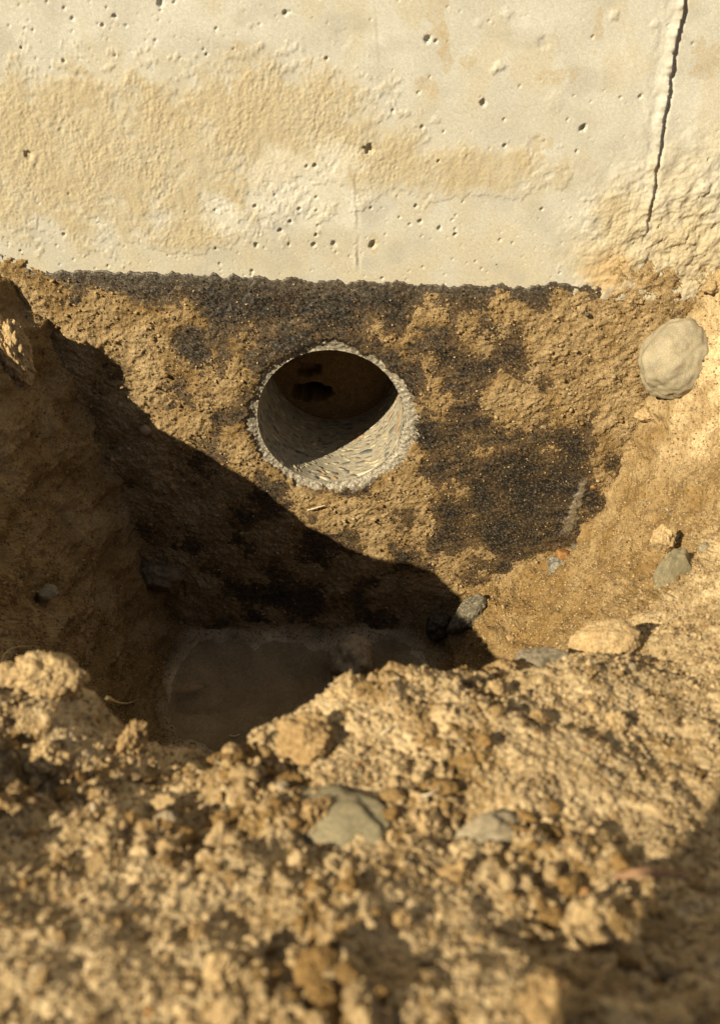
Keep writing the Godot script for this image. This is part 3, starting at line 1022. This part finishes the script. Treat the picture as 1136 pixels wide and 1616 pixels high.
const ORANGE := [Color(0.46, 0.22, 0.075), Color(0.40, 0.20, 0.08), Color(0.32, 0.20, 0.10)]
const WHITE := [Color(0.50, 0.45, 0.365), Color(0.56, 0.51, 0.42), Color(0.36, 0.31, 0.24)]

# at: the middle of the stone; turn: degrees
func stone(called: String, label: String, category: String, at: Vector3, size: Vector3, turn: Vector3, look: Array, seed_: int, facets := 0, bump := 0.06, lumps := 0.0, detail := 4, group := "", mat: Material = null) -> MeshInstance3D:
	var b := Basis.from_euler(turn * PI / 180.0)
	var m: Material = mat if mat else (M.soil if lumps > 0.0 else M.stone)
	var o := put(called, rock_mesh(seed_, size, look, detail, facets, bump, lumps), m, self, Transform3D(b, at))
	tag(o, label, category, group)
	return o

# a bent tapering fibre through points
func strand(points: Array, r0: float, r1: float, tone: Color, seed_ := 1) -> ArrayMesh:
	var c := Curve3D.new()
	for k in points.size():
		var t := Vector3.ZERO
		if k > 0 and k < points.size() - 1: t = (points[k + 1] - points[k - 1]) * 0.22
		c.add_point(points[k], -t, t)
	var l := c.get_baked_length()
	c.bake_interval = l / 60.0
	var nn := 34
	var na := 8
	var pos := PackedVector3Array()
	var col := PackedColorArray()
	var nz := noise(seed_, 90.0, 2)
	for j in nn:
		var p := c.sample_baked(l * j / (nn - 1))
		var q := c.sample_baked(minf(l, l * (j + 0.5) / (nn - 1)))
		var pr := c.sample_baked(maxf(0.0, l * (j - 0.5) / (nn - 1)))
		var d := (q - pr).normalized()
		var s := d.cross(Vector3(0.31, 0.86, 0.40)).normalized()
		var u := s.cross(d)
		var rad := lerpf(r0, r1, j / float(nn - 1)) * (1.0 + 0.35 * nz.get_noise_1d(j * 0.001 + 3.0))
		if j == 0 or j == nn - 1: rad *= 0.15
		for i in na:
			var a := TAU * i / (na - 1)
			pos.append(p + (s * cos(a) + u * sin(a)) * rad)
			col.append(tone * (1.0 + 0.3 * nz.get_noise_3dv(p)))
	return grid_mesh(pos, col, na, nn, PackedByteArray(), true)

func gp(x: float, z: float, up := 0.0) -> Vector3:
	var g := ground_point(x, z)
	return g[0] + g[1] * up

func build_stones() -> void:
	stone("river_stone", "large smooth grey river stone set in the soil slope right of the hole", "stone", Vector3(0.3554, 0.0786, 0.0178), Vector3(0.0375, 0.041, 0.032), Vector3(-20, 0, -28), [Color(0.44, 0.39, 0.285), Color(0.33, 0.295, 0.22), Color(0.46, 0.36, 0.22)], 151, 0, 0.008, 0.0, 5)
	stone("dark_rock", "dark speckled angular rock with a sunlit tip at the shadow's edge by the pool", "rock", Vector3(0.1582, -0.2384, 0.0426), Vector3(0.020, 0.031, 0.020), Vector3(10, 20, -24), DARK, 105, 7, 0.07, 0.0, 4)
	stone("wet_rock", "black wet rock in shade left of the speckled angular rock", "rock", Vector3(0.1245, -0.2582, 0.0314), Vector3(0.021, 0.022, 0.018), Vector3(10, 60, 24), [Color(0.045, 0.038, 0.03), Color(0.08, 0.066, 0.05), Color(0.14, 0.12, 0.09)], 106, 7, 0.10, 0.0, 4)
	stone("pool_stone", "rounded brown stone standing in the muddy water", "stone", Vector3(0.0234, -0.2780, 0.0697), Vector3(0.026, 0.027, 0.024), Vector3(0, 30, 10), [Color(0.48, 0.37, 0.24), Color(0.52, 0.42, 0.28), Color(0.32, 0.24, 0.15)], 107, 2, 0.05, 0.0, 4, "", M.mud)
	stone("shaded_rock", "rough brown rock lodged in the shaded left corner above the pool", "rock", Vector3(-0.2061, -0.1959, 0.0219), Vector3(0.027, 0.024, 0.022), Vector3(0, 10, 15), BROWN_STONE, 108, 5, 0.12, 0.0, 4)
	stone("pale_pebble", "small pale oval pebble on the shaded left slope", "pebble", Vector3(-0.2710, -0.0909, 0.1886), Vector3(0.013, 0.008, 0.010), Vector3(0, 0, 0), GREY, 109, 2, 0.06, 0.0, 3)
	stone("slab_stone", "flat angular greenish grey stone lying in the near soil", "stone", Vector3(0.0142, 0.0769, 0.5884), Vector3(0.031, 0.008, 0.017), Vector3(18, -14, 2), GREEN_GREY, 133, 10, 0.035, 0.0, 4)
	stone("half_buried_stone", "pale grey stone half buried among clods in the near soil", "stone", Vector3(0.0930, 0.0757, 0.5998), Vector3(0.017, 0.010, 0.013), Vector3(15, 20, 0), [Color(0.33, 0.27, 0.18), Color(0.36, 0.31, 0.22), Color(0.42, 0.33, 0.21)], 111, 4, 0.06, 0.0, 4)
	stone("sand_coated_boulder", "rounded boulder caked with pale sand at the far lip of the near ground", "boulder", Vector3(0.2088, 0.0078, 0.3804), Vector3(0.026, 0.017, 0.019), Vector3(0, 12, 6), DRY_CLOD, 112, 0, 0.05, 0.16, 5)
	stone("granite_stone", "speckled granite stone peeping out behind the far lip", "stone", Vector3(0.1543, 0.0174, 0.4133), Vector3(0.021, 0.012, 0.014), Vector3(0, 0, 8), [Color(0.25, 0.21, 0.15), Color(0.32, 0.27, 0.20), Color(0.09, 0.08, 0.065)], 113, 3, 0.08, 0.0, 4)
	stone("flat_grey_rock", "flat grey rock pressed into the sandy slope at the right edge", "rock", Vector3(0.3010, -0.0191, 0.2593), Vector3(0.018, 0.023, 0.010), Vector3(-30, 15, -25), GREEN_GREY, 114, 6, 0.05, 0.0, 4)
	stone("white_pebble", "small whitish pebble above the flat grey rock", "pebble", Vector3(0.3310, -0.0284, 0.1849), Vector3(0.0065, 0.005, 0.005), Vector3(0, 10, 20), WHITE, 115, 3, 0.06, 0.0, 3)
	stone("rubble_pebble", "grey rubble pebble at the right frame edge near the white pebble", "pebble", Vector3(0.3306, -0.0070, 0.2370), Vector3(0.007, 0.006, 0.005), Vector3(0, 50, 0), GREY, 116, 4, 0.08, 0.0, 3)
	stone("orange_shard", "orange brick coloured shard beside the foot of the black coat", "shard", Vector3(0.2771, -0.1753, 0.0043) + Vector3(-0.003, 0.004, 0.006), Vector3(0.016, 0.008, 0.010), Vector3(30, 20, -32), ORANGE, 117, 6, 0.04, 0.0, 3)
	stone("speckled_pebble", "black and white speckled pebble under the orange shard", "pebble", Vector3(0.2640, -0.1835, 0.0147) + Vector3(-0.002, 0.003, 0.005), Vector3(0.013, 0.011, 0.011), Vector3(0, 0, 10), [Color(0.30, 0.27, 0.22), Color(0.08, 0.075, 0.07), Color(0.45, 0.42, 0.36)], 118, 4, 0.12, 0.0, 3)
	stone("round_pebble", "tan round pebble at the lower edge of the speckled pebble", "pebble", Vector3(0.2615, -0.1727, 0.0487), Vector3(0.0065, 0.006, 0.006), Vector3(0, 0, 0), BUFF, 119, 2, 0.06, 0.0, 3)
	stone("dark_pebble", "dark flat pebble just above the orange shard", "pebble", Vector3(0.2884, -0.1636, 0.0041), Vector3(0.007, 0.004, 0.005), Vector3(0, 0, 5), DARK, 120, 3, 0.06, 0.0, 3)
	stone("ochre_pebble", "ochre flat pebble right of the speckled pebble", "pebble", Vector3(0.2713, -0.1615, 0.0505), Vector3(0.007, 0.003, 0.005), Vector3(0, 0, -20), BUFF, 121, 3, 0.06, 0.0, 3)
	stone("sandy_lump", "yellow sandy lump on the slope below the river stone", "clod", Vector3(0.3393, 0.0117, 0.0095), Vector3(0.013, 0.007, 0.009), Vector3(0, 0, 10), DRY_CLOD, 122, 0, 0.06, 0.3, 4)
	stone("red_pebble", "small red pebble at the right end of the black coat", "pebble", Vector3(0.2976, -0.0829, -0.0003), Vector3(0.0042, 0.0035, 0.004), Vector3(0, 0, 0), ORANGE, 123, 2, 0.05, 0.0, 3)
	stone("pink_pebble", "small pink pebble left of the yellow sandy lump", "pebble", Vector3(0.3165, -0.0092, -0.0004), Vector3(0.0035, 0.003, 0.003), Vector3(0, 0, 0), [Color(0.48, 0.30, 0.19), Color(0.45, 0.30, 0.2), Color(0.40, 0.30, 0.2)], 124, 2, 0.05, 0.0, 3)
	stone("round_pebble", "round tan pebble against the wall above the river stone", "pebble", Vector3(0.3782, 0.1506, 0.0094), Vector3(0.008, 0.0065, 0.007), Vector3(0, 0, 0), BUFF, 125, 2, 0.05, 0.0, 3)
	stone("dark_pebble", "dark grey pebble right of the river stone at the frame edge", "pebble", Vector3(0.3869, 0.0787, 0.0508), Vector3(0.006, 0.007, 0.005), Vector3(0, 0, 0), DARK, 126, 4, 0.05, 0.0, 3)
	stone("crumb_block", "blocky pale soil lump standing above the flat grey rock", "clod", Vector3(0.3038, -0.0158, 0.2100), Vector3(0.010, 0.014, 0.010), Vector3(0, 0, 8), DRY_CLOD, 127, 3, 0.06, 0.35, 4)
	stone("grey_pebble", "small grey pebble in the shade right of the dark rock", "pebble", Vector3(0.1975, -0.2315, 0.1226), Vector3(0.0042, 0.005, 0.004), Vector3(0, 0, 0), WHITE, 128, 3, 0.05, 0.0, 3)
	stone("pale_crumb", "pale stone crumb on the shaded soil right of the dark rock", "pebble", Vector3(0.1781, -0.2285, 0.0959), Vector3(0.005, 0.004, 0.004), Vector3(0, 0, 0), BUFF, 129, 3, 0.08, 0.0, 3)
	stone("brown_pebble", "brown pebble where the shadow's edge crosses the right slope", "pebble", Vector3(0.2007, -0.2205, 0.1033), Vector3(0.006, 0.005, 0.005), Vector3(0, 0, 0), CLOD, 130, 2, 0.08, 0.2, 3)
	stone("round_pebble", "round pink pebble stuck in the lit crust left of the hole", "pebble", Vector3(-0.2002, -0.0082, 0.008), Vector3(0.006, 0.006, 0.005), Vector3(0, 0, 0), [Color(0.40, 0.29, 0.19), Color(0.42, 0.32, 0.22), Color(0.3, 0.2, 0.12)], 131, 1, 0.05, 0.0, 3)
	# large lumps along the far lip of the near ground
	stone("sunlit_clod", "sunlit crumbly clod sticking out of the shaded slope at the left edge", "clod", Vector3(-0.3079, 0.1022, 0.0596), Vector3(0.020, 0.034, 0.018), Vector3(0, 0, 8), DRY_CLOD, 149, 2, 0.12, 0.6, 5)
	stone("crest_clod", "big pale weathered clod crowning the hump at the left edge", "clod", Vector3(-0.1454, 0.0796, 0.4924), Vector3(0.020, 0.013, 0.015), Vector3(0, 0, -14), DRY_CLOD, 140, 2, 0.08, 0.30, 5)
	stone("crest_clod", "smaller pale clod left of the big clod on the left hump", "clod", Vector3(-0.1647, 0.0824, 0.4966), Vector3(0.012, 0.009, 0.010), Vector3(0, 0, 4), DRY_CLOD, 141, 2, 0.08, 0.30, 4)
	stone("crest_clod", "tall brown clod standing on the lip in front of the pool", "clod", Vector3(0.0513, 0.0598, 0.4753), Vector3(0.012, 0.012, 0.011), Vector3(0, 0, 30), CLOD, 142, 4, 0.06, 0.22, 4)
	stone("crest_clod", "wide sunlit clod on the lip below the pool stone", "clod", Vector3(0.0288, 0.0625, 0.4972), Vector3(0.018, 0.010, 0.012), Vector3(0, 0, -8), DRY_CLOD, 143, 2, 0.08, 0.30, 5)
	stone("crest_clod", "brown lumpy clod on the right part of the lip", "clod", Vector3(0.1244, 0.0342, 0.4382), Vector3(0.011, 0.007, 0.009), Vector3(0, 0, 0), CLOD, 144, 2, 0.10, 0.35, 4)
	stone("crest_clod", "pale round clod right of the tall brown clod", "clod", Vector3(0.0764, 0.0463, 0.4719), Vector3(0.012, 0.008, 0.009), Vector3(0, 0, 0), DRY_CLOD, 145, 2, 0.10, 0.30, 4)
	stone("crest_clod", "dark brown clod under the wide sunlit clod", "clod", Vector3(0.0022, 0.0751, 0.5365), Vector3(0.017, 0.012, 0.013), Vector3(0, 0, 10), CLOD, 146, 2, 0.10, 0.40, 5)
	stone("brown_lump", "brown soil lump left of the sand coated boulder's shadow", "clod", Vector3(0.1313, 0.0491, 0.5174), Vector3(0.010, 0.006, 0.009), Vector3(0, 0, 0), CLOD, 147, 2, 0.10, 0.40, 4)
	stone("brown_lump", "brown soil lump at the far lip below the granite stone", "clod", Vector3(0.1672, 0.0326, 0.4569), Vector3(0.012, 0.006, 0.010), Vector3(0, 0, 0), CLOD, 148, 2, 0.10, 0.40, 4)

func build_strands() -> void:
	var straw := Color(0.42, 0.33, 0.20)
	var pale := Color(0.50, 0.43, 0.32)
	var o := put("root_piece", strand([Vector3(-0.1202, 0.0575, 0.4992) + Vector3(0.009, 0.012, 0), Vector3(-0.2170, -0.2308, 0.2070) + Vector3(0.009, 0.012, 0), Vector3(-0.2085, -0.2533, 0.1787) + Vector3(0.010, 0.014, 0), Vector3(-0.2019, -0.2715, 0.1494) + Vector3(0.012, 0.017, 0)], 0.0014, 0.0010, straw, 3), M.fibre)
	tag(o, "pale bare root lying on the shaded left slope", "root")
	o = put("root_hair", strand([Vector3(-0.2102, 0.0219, 0.4165), Vector3(-0.2156, 0.0140, 0.3978), Vector3(-0.2133, 0.0112, 0.3878), Vector3(-0.2100, -0.0012, 0.3719)], 0.0004, 0.0002, straw, 4), M.fibre)
	tag(o, "thin curved root hair above the left hump", "root")
	o = put("root_hair", strand([Vector3(0.0613, 0.0821, 0.5793), Vector3(0.0652, 0.0867, 0.5823), Vector3(0.0691, 0.0858, 0.5793), Vector3(0.0716, 0.0834, 0.5726)], 0.0005, 0.0003, pale, 5), M.fibre)
	tag(o, "short curled root hair in a shadowed gap of the near soil", "root")
	o = put("straw", strand([Vector3(0.1051, 0.0246, 0.4325), Vector3(0.1051, 0.0270, 0.4309), Vector3(0.1055, 0.0295, 0.4294)], 0.0007, 0.0004, pale, 6), M.fibre)
	tag(o, "short pale straw stub standing up from the lip", "straw")
	o = put("straw", strand([Vector3(-0.0283, -0.1115, 0.006), Vector3(-0.0187, -0.1072, 0.008), Vector3(-0.0076, -0.1021, 0.010)], 0.0009, 0.0004, pale, 7), M.fibre)
	tag(o, "short straw caught on the wall under the hole", "straw")
	o = put("straw", strand([Vector3(0.2815, -0.0222, 0.2801) + Vector3(0, 0.002, 0), Vector3(0.2801, -0.0139, 0.2979) + Vector3(0, 0.004, 0), Vector3(0.2805, -0.0096, 0.3076) + Vector3(0, 0.003, 0)], 0.0005, 0.0003, straw, 8), M.fibre)
	tag(o, "tiny straw under the flat grey rock", "straw")
	o = put("root_piece", strand([Vector3(0.0431, 0.0774, 0.5350), Vector3(0.0472, 0.0803, 0.5333), Vector3(0.0507, 0.0777, 0.5289)], 0.0005, 0.0003, pale, 9), M.fibre)
	tag(o, "tiny root end among the clods on the lip", "root")
	o = put("root_hair", strand([Vector3(-0.1111, -0.2980, 0.1739), Vector3(-0.1051, -0.2970, 0.1768), Vector3(-0.0986, -0.2970, 0.1730)], 0.0012, 0.0006, pale, 10), M.fibre)
	tag(o, "pale curl floating at the near edge of the water", "root")
	# a dry wood sliver, half in the shadow at the lower right
	var pos := PackedVector3Array()
	var col := PackedColorArray()
	var nn := 40
	var a: Vector3 = Vector3(0.1402, 0.0883, 0.6309)
	var b: Vector3 = Vector3(0.1770, 0.0980, 0.6342)
	for j in nn:
		var t := j / float(nn - 1)
		var p := a.lerp(b, t) + Vector3(0, 0.003 + 0.002 * sin(t * 5.0), 0)
		var w := 0.0026 * sin(PI * pow(t, 0.8)) * (1.0 + 0.3 * n_mid.get_noise_1d(t * 0.2)) + 0.0002
		for i in 9:
			var an := TAU * i / 8.0
			pos.append(p + Vector3(0.0, sin(an) * w * 0.35, cos(an) * w))
			col.append(Color(0.21, 0.125, 0.075) * (1.0 + 0.5 * n_fine.get_noise_2d(t * 0.02, an * 0.002)))
	o = put("wood_sliver", grid_mesh(pos, col, 9, nn, PackedByteArray(), true), M.fibre)
	tag(o, "reddish brown wood sliver lying at the lower right on the near soil", "sliver")
	# a dead leaf in the mud at the left end of the pool
	pos = PackedVector3Array()
	col = PackedColorArray()
	var lc: Vector3 = Vector3(-0.1619, -0.2940, 0.1107)
	for j in 14:
		var t := j / 13.0
		var w := 0.008 * sin(PI * clampf(t, 0.02, 0.98))
		for i in 9:
			var u := i / 4.0 - 1.0
			pos.append(lc + Vector3((t - 0.5) * 0.034, 0.003 * u * u + 0.004 * sin(t * 4.0) + 0.004 * t, u * w - (t - 0.5) * 0.012))
			col.append(Color(0.27, 0.19, 0.11) * (1.0 + 0.5 * n_rough.get_noise_2d(t * 0.03, u * 0.01)))
	o = put("dead_leaf", grid_mesh(pos, col, 9, 14, PackedByteArray(), true), M.fibre)
	tag(o, "curled dead leaf stuck in the mud at the left end of the pool", "leaf")

# loose crumbs and grains, too many to count
func scatter(called: String, label: String, meshes: Array, mat: Material, spots: Array) -> void:
	for v in meshes.size():
		var mine: Array = []
		for k in spots.size():
			if k % meshes.size() == v: mine.append(spots[k])
		var mm := MultiMesh.new()
		mm.transform_format = MultiMesh.TRANSFORM_3D
		mm.use_colors = true
		mm.mesh = meshes[v]
		mm.instance_count = mine.size()
		for k in mine.size():
			mm.set_instance_transform(k, mine[k][0])
			mm.set_instance_color(k, mine[k][1])
		var o := MultiMeshInstance3D.new()
		o.multimesh = mm
		o.material_override = mat
		o.name = numbered(called)
		add_child(o)
		tag(o, label, "", "", "stuff")

func random_basis(s: float) -> Basis:
	var b := Basis.from_euler(Vector3(rng.randf() * TAU, rng.randf() * TAU, rng.randf() * TAU))
	return b.scaled(Vector3(s * rng.randf_range(0.8, 1.25), s * rng.randf_range(0.65, 1.0), s * rng.randf_range(0.8, 1.25)))

func grain_tone(damp: float) -> Color:
	var u := rng.randf()
	if u < 0.025: return Color(0.34, 0.30, 0.24) * rng.randf_range(0.7, 1.4)
	if u < 0.033: return Color(0.46, 0.28, 0.14) * rng.randf_range(0.8, 1.1)
	if u < 0.040: return Color(0.14, 0.12, 0.10)
	return Color(0.53, 0.435, 0.295).lerp(Color(0.25, 0.17, 0.080), clampf(damp + (0.42 if rng.randf() < 0.5 else -0.3) + rng.randf_range(-0.12, 0.12), 0.0, 1.0)) * rng.randf_range(0.85, 1.15)

func build_crumbs() -> void:
	var white := [Color.WHITE, Color(0.88, 0.86, 0.84), Color(0.75, 0.72, 0.68)]
	var lumps: Array = []
	var grains: Array = []
	for v in 6: lumps.append(rock_mesh(300 + v, Vector3(1.0, 0.8, 0.9 + 0.1 * v), white, 3, 5, 0.22, 0.6))
	for v in 4: grains.append(rock_mesh(320 + v, Vector3.ONE, white, 1, 3, 0.10, 0.0))
	# crumbs on the loose spoil
	var spots: Array = []
	while spots.size() < 6500:
		var x := rng.randf_range(-0.30, 0.42)
		var z := rng.randf_range(0.16, 0.80)
		var lo := loose(x, z)
		if lo < 0.5: continue
		var patch := n_patch.get_noise_2d(x, z)
		var clod := cloddy(x, z, patch)
		if rng.randf() > 0.12 + clod: continue
		var s := 0.0007 + 0.0042 * pow(rng.randf(), 4.0) * (0.35 + clod)
		var g := ground_point(x, z)
		spots.append([Transform3D(random_basis(s), g[0] + g[1] * s * rng.randf_range(0.0, 0.6)), grain_tone(0.34 + 0.30 * clod + patch * 0.3)])
	scatter("soil_crumbs", "loose soil crumbs strewn over the spoil round the pit", lumps, M.soil, spots)
	# sand grains on the dug sides and on the spoil
	spots = []
	while spots.size() < 110000:
		var x := rng.randf_range(-0.30, 0.42)
		var z := rng.randf_range(0.0, 0.72)
		var g := ground_point(x, z)
		var p: Vector3 = g[0]
		if p.y < WATER_Y + 0.004: continue
		var s := 0.0004 + 0.0011 * pow(rng.randf(), 4.0)
		spots.append([Transform3D(random_basis(s), p + g[1] * s * 0.3), grain_tone(0.25 if loose(x, z) > 0.5 else 0.62)])
	scatter("sand_grains", "single sand grains on the soil", grains, M.soil, spots)
	# grit on the crust and the coat of the wall
	spots = []
	while spots.size() < 16000:
		var x := rng.randf_range(-0.34, 0.40)
		var y := rng.randf_range(-0.30, 0.165)
		if sqrt(x * x + y * y) < HOLE_R + 0.012 or y > line_top(x) - 0.006: continue
		var m := crust_mask(x, y)
		var s := 0.0004 + 0.0009 * pow(rng.randf(), 3.0)
		var z := coat_z(x, y) if m < 0.0 else crust_z(x, y, m)
		if m > 0.1 and rng.randf() < 0.10: s *= 2.2
		var c := grain_tone(0.55)
		if m < -0.1 and rng.randf() < 0.82: c = Color(0.07, 0.06, 0.05)
		spots.append([Transform3D(random_basis(s), Vector3(x, y, z + s * 0.4)), c])
	scatter("wall_grit", "grit and sand grains sticking to the lower wall", grains, M.soil, spots)

# the countable larger clods on the near ground
func build_clods() -> void:
	var kinds: Array = []
	for v in 7:
		kinds.append(rock_mesh(400 + v, Vector3(1.0, 0.7, 0.8 + 0.1 * v), CLOD if v % 2 else DRY_CLOD, 4, 5, 0.20, 0.75))
	var placed: Array = []
	var tries := 0
	while placed.size() < 60 and tries < 6000:
		tries += 1
		var x := rng.randf_range(-0.22, 0.24)
		var z := rng.randf_range(0.42, 0.72)
		if loose(x, z) < 0.8: continue
		var clod := cloddy(x, z, 0.0) - 0.1
		if rng.randf() > clod + 0.08: continue
		var s := 0.0036 + 0.0080 * pow(rng.randf(), 2.2)
		var ok := true
		for q in placed:
			if Vector2(x - q.x, z - q.y).length() < (s + q.z) * 0.95: ok = false
		if not ok: continue
		placed.append(Vector3(x, z, s))
		var g := ground_point(x, z)
		var o := put("soil_clod", kinds[placed.size() % 7], M.soil, self, Transform3D(random_basis(s), g[0] + g[1] * s * 0.1))
		tag(o, "crumbly brown soil clod lying loose on the blurred near ground", "clod", "clods on the near ground")

# small stones bedded in the dug sides
func build_bank_pebbles() -> void:
	var kinds: Array = []
	for v in 5:
		kinds.append(rock_mesh(500 + v, Vector3(1.0, 0.7, 0.9), [GREY, BUFF, WHITE, BROWN_STONE, DARK][v], 2, 3, 0.06))
	var n := 0
	while n < 60:
		var x := rng.randf_range(0.15, 0.39) if n < 38 else rng.randf_range(-0.29, -0.20)
		var z := rng.randf_range(0.02, 0.30)
		if loose(x, z) > 0.3: continue
		var g := ground_point(x, z)
		if g[0].y < WATER_Y + 0.02: continue
		var s := 0.0014 + 0.0026 * pow(rng.randf(), 2.0)
		var o := put("bank_pebble", kinds[rng.randi() % 5], M.stone, self, Transform3D(random_basis(s), g[0] + g[1] * s * 0.2))
		if n < 38: tag(o, "tiny pebble bedded in the sunlit dug slope right of the pool", "pebble", "pebbles in the right bank")
		else: tag(o, "tiny pebble bedded in the shaded dug slope left of the pool", "pebble", "pebbles in the left bank")
		n += 1

# ---------------------------------------------------------------- the person taking the picture
func build_person() -> void:
	# joints of a squatting figure: [from, to, radius from, radius to, cloth]
	var hip := Vector3(-0.02, 0.40, 1.52)
	var bones: Array = [
		[Vector3(-0.02, 0.42, 1.54), Vector3(0.0, 0.80, 1.36), 0.155, 0.145, 0],
		[Vector3(-0.15, 0.84, 1.34), Vector3(0.17, 0.84, 1.34), 0.075, 0.075, 0],
		[Vector3(0.01, 0.84, 1.33), Vector3(0.01, 0.97, 1.28), 0.060, 0.055, 3],
		[Vector3(0.01, 1.00, 1.27), Vector3(0.01, 1.10, 1.27), 0.085, 0.092, 3]]
	for s: float in [-1.0, 1.0]:
		var knee: Vector3 = Vector3(-0.243, 0.510, 1.065) if s < 0.0 else Vector3(0.30, 0.45, 1.12)
		var ankle := Vector3(s * 0.20 + 0.01, 0.20, 1.33)
		bones.append([hip + Vector3(s * 0.10, -0.02, 0), knee, 0.095, 0.060, 1])
		bones.append([knee, ankle, 0.060, 0.045, 1])
		bones.append([ankle + Vector3(0, -0.03, 0.03), ankle + Vector3(s * 0.03, -0.045, -0.17), 0.042, 0.036, 2])
		var elbow := Vector3(0.01 + s * 0.25, 0.60, 1.20)
		var wrist := Vector3(0.035 + s * 0.10, 0.46, 0.985)
		bones.append([Vector3(0.01 + s * 0.17, 0.83, 1.33), elbow, 0.060, 0.048, 0])
		bones.append([elbow, wrist, 0.046, 0.031, 0])
		bones.append([wrist, Vector3(0.035 + s * 0.082, 0.445, 0.935), 0.028, 0.026, 3])
		for k in 4:
			var root := Vector3(0.035 + s * 0.082, 0.470 - k * 0.018, 0.925 + k * 0.004)
			var tip := Vector3(0.035 + s * 0.050, 0.472 - k * 0.018, 0.900 + k * 0.008)
			bones.append([root, tip, 0.0095, 0.0085, 3])
		bones.append([Vector3(0.035 + s * 0.085, 0.455, 0.95), Vector3(0.035 + s * 0.045, 0.445, 0.925), 0.010, 0.009, 3])
	var cell := 0.014
	var lo := Vector3(-0.42, 0.08, 0.86)
	var dim := Vector3i(62, 82, 62)
	var fld := PackedFloat32Array()
	fld.resize(dim.x * dim.y * dim.z)
	fld.fill(1.0)
	var tonef := PackedInt32Array()
	tonef.resize(fld.size())
	for b in bones:
		var a: Vector3 = b[0]
		var e: Vector3 = b[1]
		var rr := maxf(b[2], b[3]) + 0.05
		var mn := (a.min(e) - Vector3.ONE * rr - lo) / cell
		var mx := (a.max(e) + Vector3.ONE * rr - lo) / cell
		var ab := e - a
		var ll := ab.length_squared()
		for z in range(maxi(0, int(mn.z)), mini(dim.z, int(mx.z) + 2)):
			for y in range(maxi(0, int(mn.y)), mini(dim.y, int(mx.y) + 2)):
				for x in range(maxi(0, int(mn.x)), mini(dim.x, int(mx.x) + 2)):
					var p := lo + Vector3(x, y, z) * cell
					var t := clampf((p - a).dot(ab) / ll, 0.0, 1.0)
					var d := p.distance_to(a + ab * t) - lerpf(b[2], b[3], t)
					var k := (z * dim.y + y) * dim.x + x
					var o := fld[k]
					if d < o: tonef[k] = b[4]
					var h := maxf(0.03 - absf(o - d), 0.0) / 0.03
					fld[k] = minf(o, d) - h * h * 0.0075
	var tones := [Color(0.05, 0.07, 0.11), Color(0.06, 0.065, 0.075), Color(0.09, 0.06, 0.035), Color(0.45, 0.29, 0.20)]
	var vid := {}
	var pos := PackedVector3Array()
	var col := PackedColorArray()
	var idx := PackedInt32Array()
	var sx := 1
	var sy := dim.x
	var sz := dim.x * dim.y
	for z in dim.z - 1:
		for y in dim.y - 1:
			for x in dim.x - 1:
				var k := z * sz + y * sy + x
				var sum := Vector3.ZERO
				var cnt := 0
				var inside := 0
				for c in 8:
					if fld[k + (c & 1) * sx + ((c >> 1) & 1) * sy + ((c >> 2) & 1) * sz] < 0.0: inside += 1
				if inside == 0 or inside == 8: continue
				for e in [[0, 1], [2, 3], [4, 5], [6, 7], [0, 2], [1, 3], [4, 6], [5, 7], [0, 4], [1, 5], [2, 6], [3, 7]]:
					var ca := Vector3(e[0] & 1, (e[0] >> 1) & 1, (e[0] >> 2) & 1)
					var cb := Vector3(e[1] & 1, (e[1] >> 1) & 1, (e[1] >> 2) & 1)
					var fa := fld[k + int(ca.x) * sx + int(ca.y) * sy + int(ca.z) * sz]
					var fb := fld[k + int(cb.x) * sx + int(cb.y) * sy + int(cb.z) * sz]
					if (fa < 0.0) != (fb < 0.0):
						sum += ca.lerp(cb, fa / (fa - fb))
						cnt += 1
				vid[k] = pos.size()
				pos.append(lo + (Vector3(x, y, z) + sum / cnt) * cell)
				col.append(tones[tonef[k]])
	for k: int in vid:
		var x := k % dim.x
		var y := (k / sy) % dim.y
		var z := k / sz
		if x == 0 or y == 0 or z == 0: continue
		for ax in [[sx, sy, sz], [sy, sz, sx], [sz, sx, sy]]:
			var fa := fld[k]
			var fb: float = fld[k + ax[0]]
			if (fa < 0.0) == (fb < 0.0): continue
			var u: int = ax[1]
			var v: int = ax[2]
			if not (vid.has(k - u) and vid.has(k - v) and vid.has(k - u - v)): continue
			var q := [vid[k], vid[k - u], vid[k - u - v], vid[k - v]]
			if fa < 0.0: idx.append_array([q[0], q[2], q[1], q[0], q[3], q[2]])
			else: idx.append_array([q[0], q[1], q[2], q[0], q[2], q[3]])
	var nor := PackedVector3Array()
	nor.resize(pos.size())
	for t in range(0, idx.size(), 3):
		var nn := (pos[idx[t + 2]] - pos[idx[t]]).cross(pos[idx[t + 1]] - pos[idx[t]])
		for c in 3: nor[idx[t + c]] += nn
	for i in nor.size(): nor[i] = nor[i].normalized()
	var arr := []
	arr.resize(Mesh.ARRAY_MAX)
	arr[Mesh.ARRAY_VERTEX] = pos
	arr[Mesh.ARRAY_NORMAL] = nor
	arr[Mesh.ARRAY_COLOR] = col
	arr[Mesh.ARRAY_INDEX] = idx
	var m := ArrayMesh.new()
	m.add_surface_from_arrays(Mesh.PRIMITIVE_TRIANGLES, arr)
	var o := put("person", m, M.cloth)
	tag(o, "squatting person in dark clothes whose shadow falls at the lower right", "person")

func _ready() -> void:
	rng.seed = 4711
	set_view()
	make_materials()
	build_wall()
	print("wall ", Time.get_ticks_msec())
	build_ground()
	print("ground ", Time.get_ticks_msec())
	build_water()
	build_stones()
	build_clods()
	build_bank_pebbles()
	build_strands()
	print("stones ", Time.get_ticks_msec())
	build_crumbs()
	print("crumbs ", Time.get_ticks_msec())
	build_person()
	print("done ", Time.get_ticks_msec())
